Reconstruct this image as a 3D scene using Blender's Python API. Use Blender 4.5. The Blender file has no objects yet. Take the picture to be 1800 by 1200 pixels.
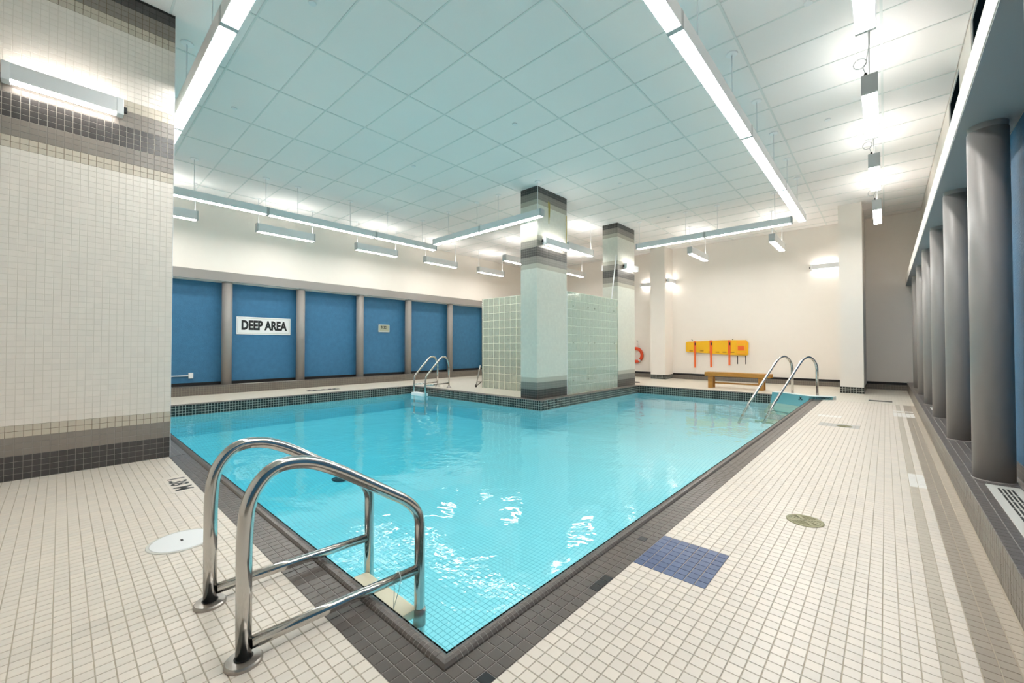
import bpy, bmesh, math, random
from mathutils import Vector, Matrix
R = math.radians
random.seed(7)
sc = bpy.context.scene
COL = sc.collection

# ------------------------------------------------------------------ camera, world, exposure
CAM_H = 1.16; FPX = 721.5
YAW = 0.738483; PITCH = 0.016211
cd = bpy.data.cameras.new('camera'); cam = bpy.data.objects.new('camera', cd); COL.objects.link(cam)
cam.location = (0, 0, CAM_H); cam.rotation_euler = (R(90) + PITCH, 0, YAW)
cd.sensor_width = 36; cd.lens = FPX / 1800 * 36; cd.shift_y = -3 / 1800
cd.clip_start = 0.02; cd.clip_end = 100
sc.camera = cam
w = bpy.data.worlds.new('world'); sc.world = w; w.use_nodes = True
w.node_tree.nodes['Background'].inputs[0].default_value = (0.75, 0.85, 1, 1)
w.node_tree.nodes['Background'].inputs[1].default_value = 0.02
sc.view_settings.view_transform = 'Standard'; sc.view_settings.look = 'None'
sc.view_settings.gamma = 1; sc.view_settings.use_curve_mapping = False
sc.view_settings.exposure = 1.15
LENS_E = 14.5      # emission of the downward lenses of the strips
P_DOWN = 17.0; P_UP = 6.5; W_E = 7.0
try:
    sc.cycles.max_bounces = 10; sc.cycles.diffuse_bounces = 6; sc.cycles.transparent_max_bounces = 12
    sc.cycles.transmission_bounces = 8; sc.cycles.glossy_bounces = 4
    sc.cycles.sample_clamp_indirect = 6
except Exception: pass

# ------------------------------------------------------------------ materials
M = {}
def mat(name, col, rough=0.5, metal=0, emit=None, estr=0, bump=None, spec=None, var=None, coat=0):
    m = bpy.data.materials.new(name); m.use_nodes = True; nt = m.node_tree; b = nt.nodes['Principled BSDF']
    b.inputs['Base Color'].default_value = (*col, 1); b.inputs['Roughness'].default_value = rough
    b.inputs['Metallic'].default_value = metal
    if spec is not None: b.inputs['Specular IOR Level'].default_value = spec
    if coat: b.inputs['Coat Weight'].default_value = coat
    if emit: b.inputs['Emission Color'].default_value = (*emit, 1); b.inputs['Emission Strength'].default_value = estr
    if bump:
        tc = nt.nodes.new('ShaderNodeNewGeometry'); n = nt.nodes.new('ShaderNodeTexNoise'); n.inputs['Scale'].default_value = bump[0]
        n.inputs['Detail'].default_value = 3
        nt.links.new(tc.outputs['Position'], n.inputs['Vector'])
        bp = nt.nodes.new('ShaderNodeBump'); bp.inputs['Strength'].default_value = bump[1]; bp.inputs['Distance'].default_value = bump[2] if len(bump) > 2 else 0.01
        nt.links.new(n.outputs['Fac'], bp.inputs['Height']); nt.links.new(bp.outputs['Normal'], b.inputs['Normal'])
        if var:
            mx = nt.nodes.new('ShaderNodeMix'); mx.data_type = 'RGBA'
            mx.inputs['A'].default_value = (*[c * (1 - var) for c in col], 1); mx.inputs['B'].default_value = (*[min(1, c * (1 + var)) for c in col], 1)
            n2 = nt.nodes.new('ShaderNodeTexNoise'); n2.inputs['Scale'].default_value = bump[0] * 0.13; n2.inputs['Detail'].default_value = 4
            nt.links.new(tc.outputs['Position'], n2.inputs['Vector'])
            nt.links.new(n2.outputs['Fac'], mx.inputs['Factor']); nt.links.new(mx.outputs['Result'], b.inputs['Base Color'])
    M[name] = m; return m

P = 0.0525
OX, OY = -1.02, 1.197          # grid origin of the tiling
def tilemat(name, col, rough=0.35, var=0.06, tint=(1, 1, 1), flat=False, grout=(0.5, 0.47, 0.42), gw=0.07, pitch=P, bands=None, grad=None, gstr=1.0):
    """per-tile tone from the tile's own place; flat=True also draws the joints (far surfaces only)."""
    m = bpy.data.materials.new(name); m.use_nodes = True; nt = m.node_tree; L = nt.links.new
    b = nt.nodes['Principled BSDF']; b.inputs['Roughness'].default_value = rough
    g = nt.nodes.new('ShaderNodeNewGeometry')
    off = nt.nodes.new('ShaderNodeVectorMath'); off.operation = 'SUBTRACT'; off.inputs[1].default_value = (OX + 0.0003, OY + 0.0003, 0.0003)
    L(g.outputs['Position'], off.inputs[0])
    # step inside the surface a little so that the plane's own coordinate never sits on a cell edge
    nn = nt.nodes.new('ShaderNodeVectorMath'); nn.operation = 'MULTIPLY_ADD'; nn.inputs[1].default_value = (-0.011,) * 3
    L(g.outputs['True Normal'], nn.inputs[0]); L(off.outputs[0], nn.inputs[2])
    dv = nt.nodes.new('ShaderNodeVectorMath'); dv.operation = 'DIVIDE'; dv.inputs[1].default_value = (pitch,) * 3; L(nn.outputs[0], dv.inputs[0])
    fl = nt.nodes.new('ShaderNodeVectorMath'); fl.operation = 'FLOOR'; L(dv.outputs[0], fl.inputs[0])
    wn = nt.nodes.new('ShaderNodeTexWhiteNoise'); wn.noise_dimensions = '3D'; L(fl.outputs[0], wn.inputs['Vector'])
    big = nt.nodes.new('ShaderNodeTexNoise'); big.inputs['Scale'].default_value = 1.1; big.inputs['Detail'].default_value = 4; L(g.outputs['Position'], big.inputs['Vector'])
    mix = nt.nodes.new('ShaderNodeMix'); mix.data_type = 'RGBA'
    mix.inputs['A'].default_value = (*[c * (1 - var) for c in col], 1); mix.inputs['B'].default_value = (*[min(1, c * (1 + var) * t) for c, t in zip(col, tint)], 1)
    ad = nt.nodes.new('ShaderNodeMath'); ad.operation = 'MULTIPLY_ADD'; ad.inputs[1].default_value = 0.6
    m2 = nt.nodes.new('ShaderNodeMath'); m2.operation = 'MULTIPLY'; m2.inputs[1].default_value = 0.4
    L(big.outputs['Fac'], m2.inputs[0]); L(wn.outputs['Value'], ad.inputs[0]); L(m2.outputs[0], ad.inputs[2]); L(ad.outputs[0], mix.inputs['Factor'])
    out = mix.outputs['Result']
    if grad:       # light absorption of deeper water put into the tile colour, turquoise growing along x
        sx_ = nt.nodes.new('ShaderNodeSeparateXYZ'); L(g.outputs['Position'], sx_.inputs[0]); mr = nt.nodes.new('ShaderNodeMapRange')
        mr.inputs['From Min'].default_value = grad[0]; mr.inputs['From Max'].default_value = grad[1]; mr.interpolation_type = 'SMOOTHSTEP'; L(sx_.outputs[0], mr.inputs['Value'])
        mq = nt.nodes.new('ShaderNodeMix'); mq.data_type = 'RGBA'; L(mr.outputs[0], mq.inputs['Factor']); L(out, mq.inputs['A']); mq.inputs['B'].default_value = (*grad[2], 1); out = mq.outputs['Result']
    if bands:      # horizontal bands of differently glazed tiles, by height
        sp = nt.nodes.new('ShaderNodeSeparateXYZ'); L(g.outputs['Position'], sp.inputs[0])
        for z0, z1, c in bands:
            a = nt.nodes.new('ShaderNodeMath'); a.operation = 'GREATER_THAN'; a.inputs[1].default_value = z0; L(sp.outputs[2], a.inputs[0])
            c1 = nt.nodes.new('ShaderNodeMath'); c1.operation = 'LESS_THAN'; c1.inputs[1].default_value = z1; L(sp.outputs[2], c1.inputs[0])
            mu = nt.nodes.new('ShaderNodeMath'); mu.operation = 'MULTIPLY'; L(a.outputs[0], mu.inputs[0]); L(c1.outputs[0], mu.inputs[1])
            mb = nt.nodes.new('ShaderNodeMix'); mb.data_type = 'RGBA'; L(mu.outputs[0], mb.inputs['Factor']); L(out, mb.inputs['A']); mb.inputs['B'].default_value = (*c, 1)
            out = mb.outputs['Result']
    if flat:
        fr = nt.nodes.new('ShaderNodeVectorMath'); fr.operation = 'FRACTION'; L(dv.outputs[0], fr.inputs[0])
        sp2 = nt.nodes.new('ShaderNodeSeparateXYZ'); L(fr.outputs[0], sp2.inputs[0])
        nab = nt.nodes.new('ShaderNodeVectorMath'); nab.operation = 'ABSOLUTE'; L(g.outputs['True Normal'], nab.inputs[0])
        sn = nt.nodes.new('ShaderNodeSeparateXYZ'); L(nab.outputs[0], sn.inputs[0])
        tot = None
        for k in range(3):
            lt = nt.nodes.new('ShaderNodeMath'); lt.operation = 'LESS_THAN'; lt.inputs[1].default_value = gw; L(sp2.outputs[k], lt.inputs[0])
            nl = nt.nodes.new('ShaderNodeMath'); nl.operation = 'LESS_THAN'; nl.inputs[1].default_value = 0.5; L(sn.outputs[k], nl.inputs[0])
            mu = nt.nodes.new('ShaderNodeMath'); mu.operation = 'MULTIPLY'; L(lt.outputs[0], mu.inputs[0]); L(nl.outputs[0], mu.inputs[1])
            if tot is None: tot = mu
            else:
                mx = nt.nodes.new('ShaderNodeMath'); mx.operation = 'MAXIMUM'; L(tot.outputs[0], mx.inputs[0]); L(mu.outputs[0], mx.inputs[1]); tot = mx
        gs = nt.nodes.new('ShaderNodeMath'); gs.operation = 'MULTIPLY'; gs.inputs[1].default_value = gstr; L(tot.outputs[0], gs.inputs[0])
        mg = nt.nodes.new('ShaderNodeMix'); mg.data_type = 'RGBA'; L(gs.outputs[0], mg.inputs['Factor']); L(out, mg.inputs['A']); mg.inputs['B'].default_value = (*grout, 1)
        out = mg.outputs['Result']
        bp = nt.nodes.new('ShaderNodeBump'); bp.inputs['Strength'].default_value = 0.5; bp.inputs['Distance'].default_value = 0.002; bp.invert = True
        L(tot.outputs[0], bp.inputs['Height']); L(bp.outputs[0], b.inputs['Normal'])
    L(out, b.inputs['Base Color'])
    M[name] = m; return m

WHITE_T = (0.77, 0.695, 0.62)
tilemat('tile_white', WHITE_T, 0.32, 0.07, (1.0, 0.985, 0.96))
tilemat('tile_dark', (0.118, 0.098, 0.087), 0.30, 0.16, (1, 0.97, 0.95))
tilemat('tile_black', (0.028, 0.027, 0.03), 0.25, 0.2)
tilemat('tile_curb', (0.20, 0.175, 0.145), 0.35, 0.12)
tilemat('tile_ledge', (0.135, 0.118, 0.112), 0.35, 0.16)
tilemat('tile_greige', (0.55, 0.485, 0.40), 0.34, 0.05)
tilemat('tile_taupe', (0.37, 0.315, 0.255), 0.34, 0.06)
tilemat('tile_sand', (0.50, 0.43, 0.35), 0.34, 0.05)
tilemat('tile_lightgrey', (0.50, 0.48, 0.45), 0.34, 0.05)
tilemat('tile_blue', (0.058, 0.10, 0.24), 0.28, 0.25, (1.5, 1.25, 1.0))
tilemat('tile_new_white', (0.87, 0.84, 0.80), 0.3, 0.02)
tilemat('pier_white', (0.87, 0.80, 0.73), 0.30, 0.04)
tilemat('pier_grey', (0.28, 0.245, 0.215), 0.30, 0.07)
tilemat('pier_dark', (0.075, 0.068, 0.066), 0.28, 0.18)
tilemat('pier_beige', (0.62, 0.55, 0.455), 0.30, 0.06)
GR = (-2.0, -7.0, (0.36, 0.80, 0.88))  # turquoise of light absorbed by deeper water, painted into the basin tiles
tilemat('pool_tile', (0.84, 0.92, 0.94), 0.4, 0.04, grad=GR)
mat('grout_light', (0.50, 0.43, 0.335), 0.9, bump=(60, 0.3))
mat('grout_brown', (0.17, 0.115, 0.062), 0.9)
mat('grout_white', (0.76, 0.70, 0.62), 0.9)
mat('grout_grey', (0.34, 0.31, 0.285), 0.9)
mat('grout_coping', (0.36, 0.33, 0.305), 0.9)
mat('grout_pool', (0.30, 0.50, 0.55), 0.9)
BANDS = [(0, .21, (.055, .052, .05)), (.21, .3675, (.21, .21, .19)), (.3675, .4725, (.50, .48, .41)),
         (2.8875, 2.9925, (.48, .45, .37)), (2.9925, 3.15, (.24, .22, .19)), (3.15, 3.36, (.06, .055, .05)), (3.36, 3.5175, (.24, .22, .19)),
         (3.5175, 3.6225, (.48, .45, .37)), (4.305, 4.41, (.45, .42, .35)), (4.41, 4.5675, (.22, .2, .175)), (4.5675, 4.74, (.045, .043, .042))]
tilemat('column_tile', (0.70, 0.70, 0.62), 0.3, 0.05, flat=True, grout=(0.60, 0.585, 0.51), gw=0.07, bands=BANDS, gstr=0.3)
tilemat('far_floor', (0.74, 0.68, 0.58), 0.34, 0.05, flat=True, grout=(0.60, 0.54, 0.44), gw=0.06)
tilemat('far_dark', (0.118, 0.098, 0.087), 0.3, 0.12, flat=True, grout=(0.3, 0.27, 0.25))
tilemat('waterline_tile', (0.022, 0.024, 0.022), 0.2, 0.2, flat=True, grout=(0.52, 0.53, 0.47), gw=0.11)
tilemat('curb_far', (0.15, 0.13, 0.11), 0.35, 0.12, flat=True, grout=(0.27, 0.24, 0.2), gw=0.09)
tilemat('pool_far', (0.84, 0.92, 0.94), 0.4, 0.03, flat=True, grout=(0.32, 0.56, 0.62), gw=0.07, grad=GR)

mat('paint_white', (0.86, 0.80, 0.735), 0.6, bump=(40, 0.08, 0.004), var=0.015)
mat('paint_blue', (0.036, 0.165, 0.315), 0.55, bump=(70, 0.5, 0.012), var=0.22)
mat('paint_grey', (0.30, 0.275, 0.26), 0.38, bump=(30, 0.05, 0.003), var=0.03)
mat('beam_soffit', (0.33, 0.345, 0.35), 0.6, bump=(60, 0.1, 0.003))
mat('ceiling_panel', (0.88, 0.85, 0.835), 0.85, bump=(130, 0.35, 0.004))
mat('ceiling_bar', (0.74, 0.76, 0.74), 0.6)
mat('base_black', (0.008, 0.006, 0.006), 0.5)
mat('fixture_white', (0.80, 0.81, 0.82), 0.35)
mat('fixture_grey', (0.50, 0.52, 0.53), 0.4)
mat('rubber_black', (0.012, 0.012, 0.013), 0.6)
mat('steel', (0.60, 0.585, 0.56), 0.13, metal=1, bump=(25, 0.02, 0.002))
mat('steel_brushed', (0.42, 0.39, 0.36), 0.32, metal=1, bump=(120, 0.15, 0.001))
mat('plastic_cream', (0.78, 0.72, 0.54), 0.4)
mat('plastic_white', (0.86, 0.87, 0.88), 0.35)
mat('drain_metal', (0.30, 0.285, 0.17), 0.45, metal=0.6)
mat('drain_dark', (0.008, 0.008, 0.006), 0.6)
mat('vent_paint', (0.66, 0.64, 0.59), 0.4)
mat('sign_white', (0.86, 0.86, 0.86), 0.4); mat('sign_black', (0.006, 0.006, 0.006), 0.5)
mat('clock_case', (0.55, 0.60, 0.56), 0.35); mat('clock_face', (0.38, 0.40, 0.30), 0.3)
mat('board_yellow', (0.90, 0.50, 0.01), 0.45); mat('board_slot', (0.30, 0.12, 0.01), 0.6)
mat('strap_orange', (0.85, 0.14, 0.02), 0.6); mat('block_orange', (0.93, 0.42, 0.02), 0.5)
mat('ring_red', (0.72, 0.07, 0.015), 0.4); mat('rope_white', (0.75, 0.75, 0.72), 0.8)
mat('step_teal', (0.13, 0.37, 0.42), 0.35); mat('step_cream', (0.62, 0.66, 0.50), 0.4); mat('step_white', (0.75, 0.84, 0.84), 0.4)
mat('glass_dark', (0.003, 0.006, 0.008), 0.35, spec=0.0); mat('bronze', (0.06, 0.04, 0.025), 0.4)
mat('mortar', (0.90, 0.90, 0.78), 0.7)
mat('stain_yellow', (0.50, 0.40, 0.10), 0.7)
mat('lens', (0.9, 0.9, 0.9), 0.5, emit=(1.0, 0.985, 0.955), estr=LENS_E)
mat('lens_small', (0.9, 0.9, 0.9), 0.5, emit=(1.0, 0.965, 0.91), estr=P_DOWN)
mat('lens_up', (0.9, 0.9, 0.9), 0.5, emit=(1.0, 0.965, 0.91), estr=P_UP)
mat('lens_wall', (0.9, 0.9, 0.9), 0.5, emit=(1.0, 0.95, 0.89), estr=W_E)

def wood(name, c1, c2):
    m = bpy.data.materials.new(name); m.use_nodes = True; nt = m.node_tree; b = nt.nodes['Principled BSDF']; b.inputs['Roughness'].default_value = 0.4
    g = nt.nodes.new('ShaderNodeNewGeometry'); mp = nt.nodes.new('ShaderNodeMapping'); mp.inputs['Scale'].default_value = (2.5, 30, 30)
    n = nt.nodes.new('ShaderNodeTexNoise'); n.inputs['Scale'].default_value = 1.6; n.inputs['Detail'].default_value = 5
    r = nt.nodes.new('ShaderNodeValToRGB'); r.color_ramp.elements[0].color = (*c1, 1); r.color_ramp.elements[1].color = (*c2, 1)
    nt.links.new(g.outputs['Position'], mp.inputs[0]); nt.links.new(mp.outputs[0], n.inputs['Vector']); nt.links.new(n.outputs['Fac'], r.inputs[0]); nt.links.new(r.outputs[0], b.inputs['Base Color'])
    M[name] = m
wood('bench_wood', (0.36, 0.155, 0.02), (0.60, 0.30, 0.06))

def glassblock():
    m = bpy.data.materials.new('glass_block'); m.use_nodes = True; nt = m.node_tree; L = nt.links.new
    out = nt.nodes['Material Output']; nt.nodes.remove(nt.nodes['Principled BSDF'])
    g = nt.nodes.new('ShaderNodeNewGeometry'); n = nt.nodes.new('ShaderNodeTexNoise'); n.inputs['Scale'].default_value = 16; n.inputs['Detail'].default_value = 1.5; n.inputs['Distortion'].default_value = 2.0
    L(g.outputs['Position'], n.inputs['Vector']); bp = nt.nodes.new('ShaderNodeBump'); bp.inputs['Strength'].default_value = 1.0; bp.inputs['Distance'].default_value = 0.03
    L(n.outputs['Fac'], bp.inputs['Height'])
    rf = nt.nodes.new('ShaderNodeBsdfRefraction'); rf.inputs['Color'].default_value = (0.96, 0.99, 0.95, 1); rf.inputs['IOR'].default_value = 1.25; rf.inputs['Roughness'].default_value = 0.02
    gl = nt.nodes.new('ShaderNodeBsdfGlossy'); gl.inputs['Roughness'].default_value = 0.08
    tr = nt.nodes.new('ShaderNodeBsdfTranslucent'); tr.inputs['Color'].default_value = (0.90, 0.95, 0.84, 1)
    df = nt.nodes.new('ShaderNodeBsdfDiffuse'); df.inputs['Color'].default_value = (0.80, 0.86, 0.74, 1)
    for s in (rf, gl): L(bp.outputs[0], s.inputs['Normal'])
    f = schlick(nt, bp.outputs[0], 0.04)
    m0 = nt.nodes.new('ShaderNodeMixShader'); m0.inputs[0].default_value = 0.5; L(tr.outputs[0], m0.inputs[1]); L(df.outputs[0], m0.inputs[2])
    m1 = nt.nodes.new('ShaderNodeMixShader'); m1.inputs[0].default_value = 0.42; L(rf.outputs[0], m1.inputs[1]); L(m0.outputs[0], m1.inputs[2])
    m2 = nt.nodes.new('ShaderNodeMixShader'); L(f.outputs[0], m2.inputs[0]); L(m1.outputs[0], m2.inputs[1]); L(gl.outputs[0], m2.inputs[2])
    L(m2.outputs[0], out.inputs['Surface']); M['glass_block'] = m
def schlick(nt, normal=None, f0=0.02):
    """reflectance that is the same from both sides of a thin surface"""
    L = nt.links.new; lw = nt.nodes.new('ShaderNodeLayerWeight'); lw.inputs['Blend'].default_value = 0.5
    if normal is not None: L(normal, lw.inputs['Normal'])
    pw = nt.nodes.new('ShaderNodeMath'); pw.operation = 'POWER'; pw.inputs[1].default_value = 5; L(lw.outputs['Facing'], pw.inputs[0])
    ma = nt.nodes.new('ShaderNodeMath'); ma.operation = 'MULTIPLY_ADD'; ma.inputs[1].default_value = 1 - f0; ma.inputs[2].default_value = f0; L(pw.outputs[0], ma.inputs[0])
    return ma
def clear(name, col, fac_ior, haze=0.0):
    m = bpy.data.materials.new(name); m.use_nodes = True; nt = m.node_tree; L = nt.links.new
    out = nt.nodes['Material Output']; nt.nodes.remove(nt.nodes['Principled BSDF'])
    t = nt.nodes.new('ShaderNodeBsdfTransparent'); t.inputs[0].default_value = (*col, 1)
    g = nt.nodes.new('ShaderNodeBsdfGlossy'); g.inputs['Roughness'].default_value = 0.03
    f = schlick(nt, None, 0.04)
    d = nt.nodes.new('ShaderNodeBsdfDiffuse'); d.inputs[0].default_value = (0.8, 0.85, 0.8, 1)
    mh = nt.nodes.new('ShaderNodeMixShader'); mh.inputs[0].default_value = haze; L(t.outputs[0], mh.inputs[1]); L(d.outputs[0], mh.inputs[2])
    mx = nt.nodes.new('ShaderNodeMixShader'); L(f.outputs[0], mx.inputs[0]); L(mh.outputs[0], mx.inputs[1]); L(g.outputs[0], mx.inputs[2]); L(mx.outputs[0], out.inputs['Surface'])
    M[name] = m; return m
glassblock()
clear('acrylic', (0.93, 0.98, 0.95), 1.5, 0.28)

def water():
    m = bpy.data.materials.new('water'); m.use_nodes = True; nt = m.node_tree; L = nt.links.new
    out = nt.nodes['Material Output']; nt.nodes.remove(nt.nodes['Principled BSDF'])
    g = nt.nodes.new('ShaderNodeNewGeometry')
    n1 = nt.nodes.new('ShaderNodeTexNoise'); n1.inputs['Scale'].default_value = 1.7; n1.inputs['Detail'].default_value = 3; n1.inputs['Distortion'].default_value = 0.6
    n2 = nt.nodes.new('ShaderNodeTexNoise'); n2.inputs['Scale'].default_value = 11; n2.inputs['Detail'].default_value = 2
    # gentle agitation only in patches, as where the return jets stir the surface
    n3 = nt.nodes.new('ShaderNodeTexNoise'); n3.inputs['Scale'].default_value = 0.55; n3.inputs['Detail'].default_value = 1
    for n in (n1, n2, n3): L(g.outputs['Position'], n.inputs['Vector'])
    rp = nt.nodes.new('ShaderNodeMapRange'); rp.inputs['From Min'].default_value = 0.48; rp.inputs['From Max'].default_value = 0.66; rp.inputs['To Min'].default_value = 0.10; rp.inputs['To Max'].default_value = 1.0
    L(n3.outputs['Fac'], rp.inputs['Value'])
    mu = nt.nodes.new('ShaderNodeMath'); mu.operation = 'MULTIPLY'; L(n2.outputs['Fac'], mu.inputs[0]); L(rp.outputs[0], mu.inputs[1])
    b1 = nt.nodes.new('ShaderNodeBump'); b1.inputs['Strength'].default_value = 1; b1.inputs['Distance'].default_value = 0.012; L(n1.outputs['Fac'], b1.inputs['Height'])
    b2 = nt.nodes.new('ShaderNodeBump'); b2.inputs['Strength'].default_value = 1; b2.inputs['Distance'].default_value = 0.006; L(mu.outputs[0], b2.inputs['Height']); L(b1.outputs[0], b2.inputs['Normal'])
    t = nt.nodes.new('ShaderNodeBsdfTransparent'); t.inputs[0].default_value = (0.97, 1, 1, 1)
    gl = nt.nodes.new('ShaderNodeBsdfGlossy'); gl.inputs['Roughness'].default_value = 0.0; L(b2.outputs[0], gl.inputs['Normal'])
    f = schlick(nt, b2.outputs[0])
    mx = nt.nodes.new('ShaderNodeMixShader'); L(f.outputs[0], mx.inputs[0]); L(t.outputs[0], mx.inputs[1]); L(gl.outputs[0], mx.inputs[2]); L(mx.outputs[0], out.inputs['Surface'])
    va = nt.nodes.new('ShaderNodeVolumeAbsorption'); va.inputs['Color'].default_value = (0.0, 0.87, 0.97, 1); va.inputs['Density'].default_value = 0.33
    L(va.outputs[0], out.inputs['Volume'])
    M['water'] = m
water()

# ------------------------------------------------------------------ mesh helpers
class MB:
    def __init__(s): s.v = []; s.f = []; s.m = []; s.mats = []; s.sm = []
    def mi(s, name):
        if name not in s.mats: s.mats.append(name)
        return s.mats.index(name)
    def face(s, vs, m, smooth=False):
        b = len(s.v); s.v += [tuple(p) for p in vs]; s.f.append(tuple(range(b, b + len(vs)))); s.m.append(s.mi(m)); s.sm.append(smooth)
    def box(s, x0, y0, z0, x1, y1, z1, m, skip=''):
        b = len(s.v); s.v += [(x0, y0, z0), (x1, y0, z0), (x1, y1, z0), (x0, y1, z0), (x0, y0, z1), (x1, y0, z1), (x1, y1, z1), (x0, y1, z1)]
        F = {'b': (0, 3, 2, 1), 't': (4, 5, 6, 7), 'f': (0, 1, 5, 4), 'r': (1, 2, 6, 5), 'k': (2, 3, 7, 6), 'l': (3, 0, 4, 7)}
        mi = s.mi(m)
        for k, f in F.items():
            if k in skip: continue
            s.f.append(tuple(b + i for i in f)); s.m.append(mi); s.sm.append(False)
        return s
    def tube(s, pts, r, m, seg=14, caps=True):
        pts = [Vector(p) for p in pts]; n = len(pts); mi = s.mi(m); b = len(s.v)
        t = [((pts[min(i + 1, n - 1)] - pts[max(i - 1, 0)]).normalized()) for i in range(n)]
        up = Vector((0, 0, 1)) if abs(t[0].z) < 0.9 else Vector((1, 0, 0))
        u = t[0].cross(up).normalized()
        for i in range(n):
            u = (u - t[i] * u.dot(t[i])).normalized(); w_ = t[i].cross(u)
            rr = r[i] if isinstance(r, (list, tuple)) else r
            for k in range(seg):
                a = 2 * math.pi * k / seg; s.v.append(tuple(pts[i] + u * math.cos(a) * rr + w_ * math.sin(a) * rr))
        for i in range(n - 1):
            for k in range(seg):
                k2 = (k + 1) % seg; s.f.append((b + i * seg + k, b + i * seg + k2, b + (i + 1) * seg + k2, b + (i + 1) * seg + k)); s.m.append(mi); s.sm.append(True)
        if caps:
            s.f.append(tuple(b + k for k in range(seg))[::-1]); s.m.append(mi); s.sm.append(False)
            s.f.append(tuple(b + (n - 1) * seg + k for k in range(seg))); s.m.append(mi); s.sm.append(False)
        return s
    def lathe(s, c, prof, m, seg=32, axis='z', scale=(1, 1)):
        mi = s.mi(m); b = len(s.v); n = len(prof)
        for r_, h in prof:
            for k in range(seg):
                a = 2 * math.pi * k / seg; p = (r_ * math.cos(a) * scale[0], r_ * math.sin(a) * scale[1], h)
                if axis == 'x': p = (p[2], p[0], p[1])
                if axis == 'y': p = (p[0], p[2], p[1])
                s.v.append((c[0] + p[0], c[1] + p[1], c[2] + p[2]))
        for i in range(n - 1):
            for k in range(seg):
                k2 = (k + 1) % seg; f = (b + i * seg + k, b + i * seg + k2, b + (i + 1) * seg + k2, b + (i + 1) * seg + k)
                s.f.append(f if axis != 'y' else f[::-1]); s.m.append(mi); s.sm.append(False)
        if prof[0][0] > 1e-6: s.f.append(tuple(b + k for k in range(seg))[::-1]); s.m.append(mi); s.sm.append(False)
        if prof[-1][0] > 1e-6: s.f.append(tuple(b + (n - 1) * seg + k for k in range(seg))); s.m.append(mi); s.sm.append(False)
        return s
    def poly(s, pts, vec, m):      # extruded polygon
        b = len(s.v); n = len(pts); mi = s.mi(m); vec = Vector(vec)
        s.v += [tuple(p) for p in pts] + [tuple(Vector(p) + vec) for p in pts]
        s.f.append(tuple(b + i for i in range(n))[::-1]); s.f.append(tuple(b + n + i for i in range(n)))
        for i in range(n):
            j = (i + 1) % n; s.f.append((b + i, b + j, b + n + j, b + n + i))
        s.m += [mi] * (n + 2); s.sm += [False] * (n + 2); return s
    def mesh(s, name):
        me = bpy.data.meshes.new(name); me.from_pydata(s.v, [], s.f)
        for k in s.mats: me.materials.append(M[k])
        me.polygons.foreach_set('material_index', s.m); me.polygons.foreach_set('use_smooth', s.sm); me.update(); return me
    def obj(s, name, parent=None, bevel=0, fix=True):
        me = s.mesh(name)
        if fix or bevel:
            bm = bmesh.new(); bm.from_mesh(me)
            bmesh.ops.remove_doubles(bm, verts=bm.verts, dist=1e-5)
            bmesh.ops.recalc_face_normals(bm, faces=bm.faces)
            if bevel:
                es = [e for e in bm.edges if len(e.link_faces) == 2 and e.calc_face_angle(0) > 0.6]
                bmesh.ops.bevel(bm, geom=es, offset=bevel, segments=2, affect='EDGES', profile=0.6)
            bm.to_mesh(me); bm.free()
        o = bpy.data.objects.new(name, me); COL.objects.link(o)
        if parent is not None: o.parent = parent; o.matrix_parent_inverse = parent.matrix_world.inverted() if False else Matrix.Translation(-Vector(parent.location))
        return o
def tag(o, label=None, cat=None, group=None, kind=None):
    if label: o['label'] = label
    if cat: o['category'] = cat
    if group: o['group'] = group
    if kind: o['kind'] = kind
    return o
def thing(name, loc, label, cat, group=None):
    o = bpy.data.objects.new(name, None); o.empty_display_size = 0.1; COL.objects.link(o); o.location = loc
    return tag(o, label, cat, group)
def structure(name, loc=(0, 0, 0)):
    o = bpy.data.objects.new(name, None); COL.objects.link(o); o.location = loc; o['kind'] = 'structure'; return o

fwd = Vector((-math.sin(YAW) * math.cos(PITCH), math.cos(YAW) * math.cos(PITCH), math.sin(PITCH)))
rgt = Vector((math.cos(YAW), math.sin(YAW), 0)); upv = rgt.cross(fwd)
def seen_size(p, n):
    """how large a small piece at p facing n shows from the camera (0 when outside the view); only used to
    choose which pieces become objects of their own."""
    d = Vector(p) - Vector((0, 0, CAM_H)); z = d.dot(fwd)
    if z < 0.2: return 0
    x = 900 + FPX * d.dot(rgt) / z; y = 597 - FPX * d.dot(upv) / z
    if not (-5 < x < 1805 and -5 < y < 1205): return 0
    return max(0, -d.normalized().dot(Vector(n))) / d.length_squared
def tile_mesh(name, u, v, n, su, sv, h, m, ch=0.0012, g=0.0017):
    """one tile: a raised plate with a small chamfer, centred on its own origin at the grout plane."""
    u = Vector(u); v = Vector(v); n = Vector(n); a = su / 2 - g; b = sv / 2 - g
    vs = []
    for (da, db, hh) in ((0, 0, 0), (0, 0, h - ch), (ch, ch, h)):
        for sx, sy in ((-1, -1), (1, -1), (1, 1), (-1, 1)):
            vs.append(tuple(u * sx * (a - da) + v * sy * (b - db) + n * hh))
    fs = [(8, 9, 10, 11)]
    for r0 in (0, 4):
        for k in range(4):
            k2 = (k + 1) % 4; fs.append((r0 + k, r0 + k2, r0 + 4 + k2, r0 + 4 + k))
    if u.cross(v).dot(n) < 0: fs = [f[::-1] for f in fs]
    return vs, fs
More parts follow.
